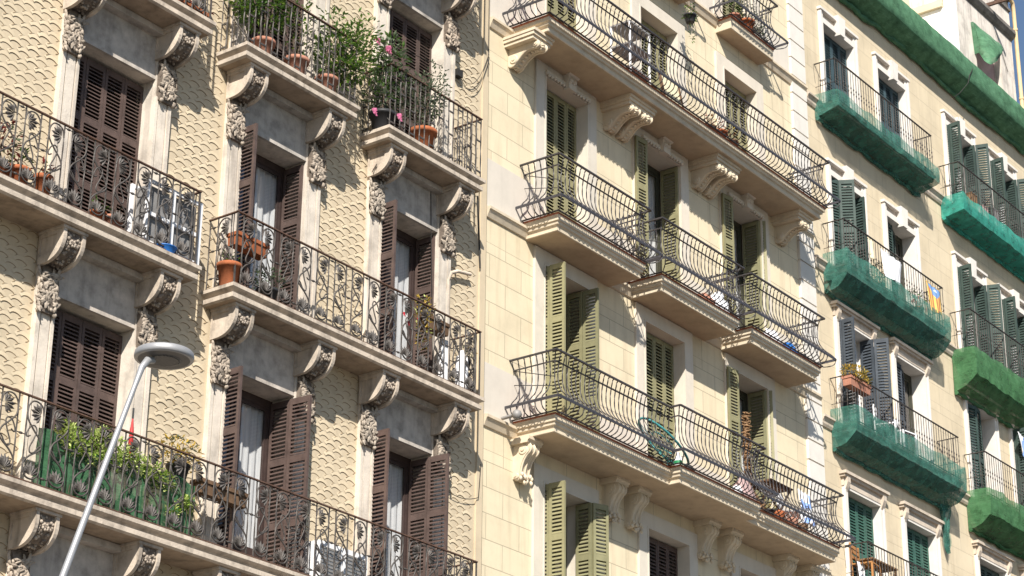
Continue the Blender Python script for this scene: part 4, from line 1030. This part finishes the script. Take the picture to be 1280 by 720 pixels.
bundle('dark bag beside the bright blue bag','bag','bag',1001,446,.5,16.66,.2,'dark_plastic',5,.2)
# teal wire clothes dryer
p=at(838,562,.75); cx=p.x; zc=13.62; mb=MB(); Rr=.62
def tilt(x,y): return (cx+x,-.62+y*.45,zc-.42*x+.1*y)
mb.tube([tilt(Rr*math.cos(2*PI*i/28),Rr*math.sin(2*PI*i/28)) for i in range(29)],.022,6,0,True)
mb.tube([tilt(.45*Rr*math.cos(2*PI*i/20),.45*Rr*math.sin(2*PI*i/20)) for i in range(21)],.012,5,0,True)
for i in range(12):
    a=2*PI*i/12; mb.tube([tilt(Rr*math.cos(a),Rr*math.sin(a)),(cx+.1,-.62,zc-.30)],.007,4,0)
mb.tube([(cx+.1,-.62,zc-.3),(cx+.1,-.62,13.14)],.015,6); mb.tube([(cx-.15,-.62,13.14),(cx+.35,-.62,13.14)],.015,6)
meshthing('clothes_dryer','round teal wire clothes dryer behind the lowest cream balcony rail','clothes dryer',mb,['teal_paint'],(cx,-.62,13.13))
p=at(848,590,.9); mb=MB(); mb.lathe([(.07,0),(.075,.02),(.075,.14),(.05,.19),(.025,.22),(.025,.26),(.01,.26)],(p.x,-.9,13.13),12,0); mb.lathe([(.077,.04),(.077,.11)],(p.x,-.9,13.13),12,1); meshthing('bottle','green and white bottle by the foot of the teal clothes dryer','bottle',mb,['cloth_white','green_plastic'],(p.x,-.9,13.13))
bundle('black bag right of the green and white bottle','bag','bag',861,600,.9,13.13,.12,'dark_plastic',6,.14)
bundle('pale pink cushion left of the driftwood column','cushion','cushion',928,595,.75,13.13,.26,'pink_wall',7,.42)
bundle('small white bag in front of the pale pink cushion','bag','bag',921,612,.92,13.13,.12,'cloth_white',8,.16)
# driftwood column
x=X(936,625,.75); rn=random.Random(9); mb=MB(); mb.tube([(x+.02*math.sin(i),-.75,13.13+1.75*i/8) for i in range(9)],.03,6,0,True)
for i in range(170):
    z=13.15+1.72*i/170; a=rn.uniform(0,2*PI); r=.13*(1-.55*i/170); L=rn.uniform(.08,.2)
    c=Vector((x+math.cos(a)*r*.5,-.75+math.sin(a)*r*.5,z)); d=Vector((-math.sin(a),math.cos(a),rn.uniform(-.5,.5))).normalized()
    mb.tube([c-d*L/2,c,c+d*L/2],[.008,.02,.008],5,0,True)
meshthing('driftwood_column','tall column of stacked driftwood pieces on the lowest cream balcony','sculpture',mb,['driftwood'],(x,-.75,13.13))
# slatted table
x0=X(958,640,.6); zt=13.86
t=thing('slatted_table','brown slatted folding table near the right end of the lowest cream balcony','table',(x0+.4,-.45,13.13))
mb=MB()
for i in range(9): mb.box(x0+i*.09,x0+i*.09+.07,-.72,-.2,zt,zt+.025)
mb.box(x0,x0+.79,-.68,-.64,zt-.03,zt-.002); mb.box(x0,x0+.79,-.28,-.24,zt-.03,zt-.002); part('table_top',mb,['brown_wood'],t)
for xx in (x0+.05,x0+.72):
    for ya,yb in ((-.68,-.26),(-.26,-.68)):
        mb=MB(); mb.bar((xx,ya,13.13),(xx,yb,zt-.03),.03,.03); part('leg',mb,['brown_wood'],t)
# white chair with a blue cloth
def chair(label,x,y,z,mat,w=.44,rot=0,slats=True,hback=.82,group=None):
    t=thing('chair',label,'chair',(x,y,z),group); c,s=math.cos(R(rot)),math.sin(R(rot))
    def T(mb): mb.v=[(x+(a-x)*c-(b-y)*s,y+(a-x)*s+(b-y)*c,q) for a,b,q in mb.v]; return mb
    mb=MB()
    for i in range(5): mb.box(x-w/2,x+w/2,y-.21+i*.085,y-.21+i*.085+.07,z+.43,z+.455)
    part('seat',T(mb),[mat],t)
    mb=MB()
    for zz in (.58,.69,.78): mb.box(x-w/2+.03,x+w/2-.03,y+.20,y+.225,z+zz,z+zz+.065)
    part('backrest',T(mb),[mat],t)
    for sx in (-1,1):
        mb=MB(); mb.bar((x+sx*(w/2-.02),y-.2,z),(x+sx*(w/2-.02),y-.2,z+.43),.035,.035); part('leg',T(mb),[mat],t)
        mb=MB(); mb.bar((x+sx*(w/2-.015),y+.2,z),(x+sx*(w/2-.015),y+.225,z+hback+.06),.035,.035); part('leg',T(mb),[mat],t)
    return t
chair('white slatted chair at the right end of the lowest cream balcony',X(996,655,.5),-.42,13.13,'white_paint',.5,20)
def cloth(name,label,cat,pts,mat,waves=.02,nx=26,nz=20,mats=None,fn=None,group=None,sag=0):
    """cloth hung between four corners: top-left, top-right, bottom-right, bottom-left"""
    a,b,c,d=[Vector(p) for p in pts]; mb=MB(); V=[]
    for i in range(nx+1):
        for j in range(nz+1):
            u,v=i/nx,j/nz; p=(a*(1-u)+b*u)*(1-v)+(d*(1-u)+c*u)*v
            p=p+Vector((.3*waves*math.sin(u*17+v*2),-waves*math.sin(u*11+v*1.5)*(.3+v)-waves*.6*math.sin(u*23+1),-sag*math.sin(PI*u)*(1-v)))
            V.append(p)
    F=[(i*(nz+1)+j,(i+1)*(nz+1)+j,(i+1)*(nz+1)+j+1,i*(nz+1)+j+1) for i in range(nx) for j in range(nz)]
    mb.add(V,F,0,True)
    if fn: mb.m=[fn((i+.5)/nx,(j+.5)/nz) for i in range(nx) for j in range(nz)]
    # hem folded over the rail gives the cloth its thickness
    mb.tube([V[i*(nz+1)] for i in range(nx+1)],.012,5,0,True)
    o=meshthing(name,label,cat,mb,mats or [mat],a,group)
    md=o.modifiers.new('thickness','SOLIDIFY'); md.thickness=.006; return o
p=at(1008,645,.55); cloth('cloth','white and blue cloth over the white slatted chair on the lowest cream balcony','cloth',[(p.x-.30,-.55,14.03),(p.x+.22,-.52,14.03),(p.x+.28,-.60,13.45),(p.x-.36,-.62,13.40)],'cloth_white',.03,mats=['cloth_white','blue_cloth'],fn=lambda u,v:1 if noise.noise(Vector((u*4,v*4,1)))>.12 else 0)
for k,(px,py,r,m,lab) in enumerate(((950,648,.13,'driftwood','pale wooden bowl by the foot of the slatted table'),(963,655,.11,'leaf_yellow','yellow plant pot left of the dark red pot on the lowest cream balcony'),(974,662,.14,'terracotta','dark red pot under the slatted table'),(992,672,.12,'terracotta_pale','pale terracotta pot under the white slatted chair'),(1006,680,.10,'brown_wood','brown pot rightmost on the lowest cream balcony'))):
    if k==1: plant(lab,X(px,py,.72),.70,13.13,('round',.1,.14,'dark_plastic'),[(0,0,.08,.14,.1,.1,90,.05)],seed=60,mats=('leaf_yellow','leaf_varieg','bark'))
    else:
        mb=MB(); x=X(px,py,.72); mb.lathe([(r*.6,0),(r*.95,.12),(r,.18),(r*.85,.18),(r*.8,.1),(.01,.08)],(x,-.7,13.13),14); meshthing('pot',lab,'pot',mb,[m],(x,-.7,13.13),'pots at the foot of the slatted table')
# ---- things on building C
zr=20.48
cloth('sheet','white sheet hung over the rail of the netted balcony with the flag','sheet',[at(1100,311,.53),at(1128,331,.53),at(1126,357,.55),at(1103,343,.54)],'cloth_white',.022)
cloth('towel','cream towel hung over the rail left of the white sheet','towel',[at(1084,297,.53),at(1092,303,.53),at(1094,330,.54),at(1086,318,.54)],'cloth_cream',.03,8,12)
def flagfn(u,v):
    # star and hoist triangle at the upper end, red bars on yellow below
    if v<.46-.75*abs(u-.62): 
        du,dv=(u-.62)*.36,(v-.15)*.95; a=math.atan2(du,-dv); r=math.hypot(du,dv); k=math.cos(((a+PI/5)%(2*PI/5))-PI/5)
        return 3 if r*k<.036 else 2
    return 1 if int(u*9)%2==1 else 0
cloth('flag','yellow and red striped flag with blue triangle and white star over a netted balcony rail','flag',[at(1157,351,.54),at(1175,365,.54),at(1178,394,.56),at(1163,389,.56)],None,.014,36,40,['yellow_flag','red_flag','blue_flag','cloth_white'],flagfn)
t=plant('red flowering plant inside the rail left of the flag',X(1147,385,.36),.36,19.48,('round',.13,.2,'terracotta'),[(0,0,.25,.32,.14,.2,150,.06)],seed=70,flowers=('petal_red',[at(1140+7*math.sin(i*2.1)+i*1.6,372+i*1.6+6*math.cos(i*1.7),.42) for i in range(9)],.045))
plant('dark leafy plant behind the cream towel',X(1098,340,.3),.28,19.48,('round',.13,.22,'brown_wood'),[(0,0,.25,.2,.14,.25,160,.07)],seed=71,mats=('leaf_dark','leaf_olive','bark'))
x=X(1053,478,.50); t=plant('terracotta trough of yellow-orange plants at the left corner above the deep teal net',36.86,.40,16.86,(.2,.40,.19,'terracotta_pale'),[(0,0,.12,.46,.22,.20,1300,.065)],'flower box',72,None,('leaf_yellow','leaf_olive','bark'),name='flower_box')
chair('white slatted balcony chair, left of two above the deep teal net',X(1109,520,.3),-.30,16.1,'white_paint',.46,15,group='white chairs above the deep teal net')
chair('white slatted balcony chair, right of two above the deep teal net',X(1126,530,.3),-.30,16.1,'white_paint',.46,-10,group='white chairs above the deep teal net')
chair('orange wooden chair on the lowest balcony of the beige building',X(1079,705,.3)+.15,-.28,12.9,'orange_wood',.46,8)
x0=X(1088,715,.35); t=thing('wooden_table','wooden table right of the orange chair on the lowest balcony','table',(x0+.55,-.25,12.72))
mb=MB(); mb.box(x0-.05,x0+1.0,-.44,-.05,13.46,13.49); part('table_top',mb,['driftwood'],t)
for xx in (x0,x0+.95):
    for yy in (-.41,-.08): mb=MB(); mb.box(xx-.02,xx+.02,yy-.02,yy+.02,12.72,13.46); part('leg',mb,['driftwood'],t)
x=X(1060,725,.3); cloth('cloth','white cloth hung at the left end of the lowest beige balcony','cloth',[(36.76,-.25,13.35),(36.98,-.30,13.35),(36.98,-.32,12.8),(36.74,-.28,12.8)],'cloth_white',.02,8,8)
x=X(1196,215,.2); mb=MB(); mb.box(42.83,42.99,-.10,-.05,23.12,24.75); mb.box(42.84,42.98,-.05,-.035,23.2,24.7); meshthing('board','tall orange plank standing by the shutters on the topmost right balcony','board',mb,['orange_wood'],(42.9,-.08,23.12))
for k,(px,py,w_,h_,m,lab) in enumerate(((1213,235,.3,.55,'driftwood','brown cardboard box behind the topmost right rail, leftmost of three'),(1227,247,.26,.45,'pink_wall','pinkish box between the two others behind the topmost right rail'),(1240,258,.3,.6,'grey_metal','grey box behind the topmost right rail, rightmost of three'))):
    x=X(px,py,.3); mb=MB(); mb.box(x-w_/2,x+w_/2,-.38,-.12,23.11,23.11+h_); mb.box(x-w_/2-.01,x+w_/2+.01,-.39,-.11,23.11+h_,23.13+h_); meshthing('box',lab,'box',mb,[m],(x,-.25,23.11),'boxes on the topmost right balcony')
cloth('towel','blue and white towel hanging from the shutter at the right edge','towel',[at(1272,540,.30),at(1284,552,.30),at(1285,580,.30),at(1277,565,.30)],None,.02,8,10,['cloth_white','blue_cloth'],lambda u,v:1 if u+v*.4>.5 else 0)
# ------------------------------------------------------------------ street lamp in front of the facades
LD=6.2
hc=at(205.5,442,LD); hl=at(168,440,LD); hr=at(243,436,LD); rad=37.5/FPX*((hc-Vector((0,-CAMD,CAMZ))).dot(Vector((-RM[0][2],-RM[1][2],-RM[2][2]))))
t=thing('street_lamp','grey street lamp with round flat head on a slanted pole','street lamp',(at(77,720,LD).x-.8,-LD,.0))
mb=MB(); k=rad
mb.lathe([(k*.62,-.05),(k*.66,-.062),(k*.95,-.06),(k*.99,-.05),(k*1.0,-.03),(k*.985,.0),(k*.95,.01),(k*.7,.022),(k*.3,.032),(.01,.035)],tuple(hc),40); part('lamp_head',mb,['lamp_grey'],t)
mb=MB(); mb.lathe([(k*.62,-.052),(k*.60,-.066),(.01,-.066)],tuple(hc),40,0); mb.lathe([(k*.945,-.0595),(k*.66,-.0635),(k*.625,-.0645)],tuple(hc),40,0)
for i in range(-5,6):
    w_=math.sqrt(max(0,.5**2-(i*.09)**2))*k
    mb.box(hc.x+i*.09*k-.010,hc.x+i*.09*k+.010,hc.y-w_,hc.y+w_,hc.z-.074,hc.z-.064)
part('lamp_lens',mb,['lamp_under'],t)
ta=at(180,452,LD); tb=at(78,722,LD); dv=(tb-ta)
pts=[ta+Vector((.11,0,.045)),ta+Vector((.04,0,.025)),ta+dv*.03,ta+dv*.12,ta+dv*.5,tb,tb+dv*.35]; e=pts[-1]
pts+=[e+Vector((-.18,0,-.7)),e+Vector((-.22,0,-1.5)),Vector((e.x-.22,-LD,0.14))]
mb=MB(); mb.tube(pts,[.03,.035,.03,.023,.027,.031,.036,.06,.065,.075],14,0,True); mb.lathe([(.16,0),(.16,.02),(.10,.05),(.10,.4),(.08,.45)],(e.x-.22,-LD,.0),14); part('pole',mb,['lamp_grey'],t)
# ------------------------------------------------------------------ camera, sun, sky
cam=bpy.data.cameras.new('camera'); co=bpy.data.objects.new('camera',cam); C.objects.link(co)
m=Matrix([list(RM[0])+[0],list(RM[1])+[-CAMD],list(RM[2])+[CAMZ],[0,0,0,1]]); co.matrix_world=m
cam.sensor_width=36; cam.lens=36*FPX/1280; cam.clip_end=2000; cam.clip_start=.1
scene.camera=co
sd=Vector((1.25,1.0,-1.33)).normalized()
sun=bpy.data.lights.new('sun','SUN'); so=bpy.data.objects.new('sun',sun); C.objects.link(so)
sun.energy=5.0; sun.angle=R(.55); sun.color=(1,.945,.86); so.rotation_euler=sd.to_track_quat('-Z','Y').to_euler(); so.location=(0,-40,60)
wd=bpy.data.worlds.new('World'); scene.world=wd; wd.use_nodes=True
nt=wd.node_tree; bg=nt.nodes['Background']; sk=nt.nodes.new('ShaderNodeTexSky'); sk.sky_type='NISHITA'; sk.sun_disc=False
sk.sun_elevation=math.asin(-sd.z); sk.sun_rotation=math.atan2(-sd.x,-sd.y); sk.air_density=1.0; sk.dust_density=.35; sk.ozone_density=1.5
nt.links.new(sk.outputs[0],bg.inputs[0]); bg.inputs[1].default_value=.07
vs=scene.view_settings; vs.view_transform='Standard'; vs.look='None'; vs.exposure=.80; vs.gamma=1; vs.use_curve_mapping=False
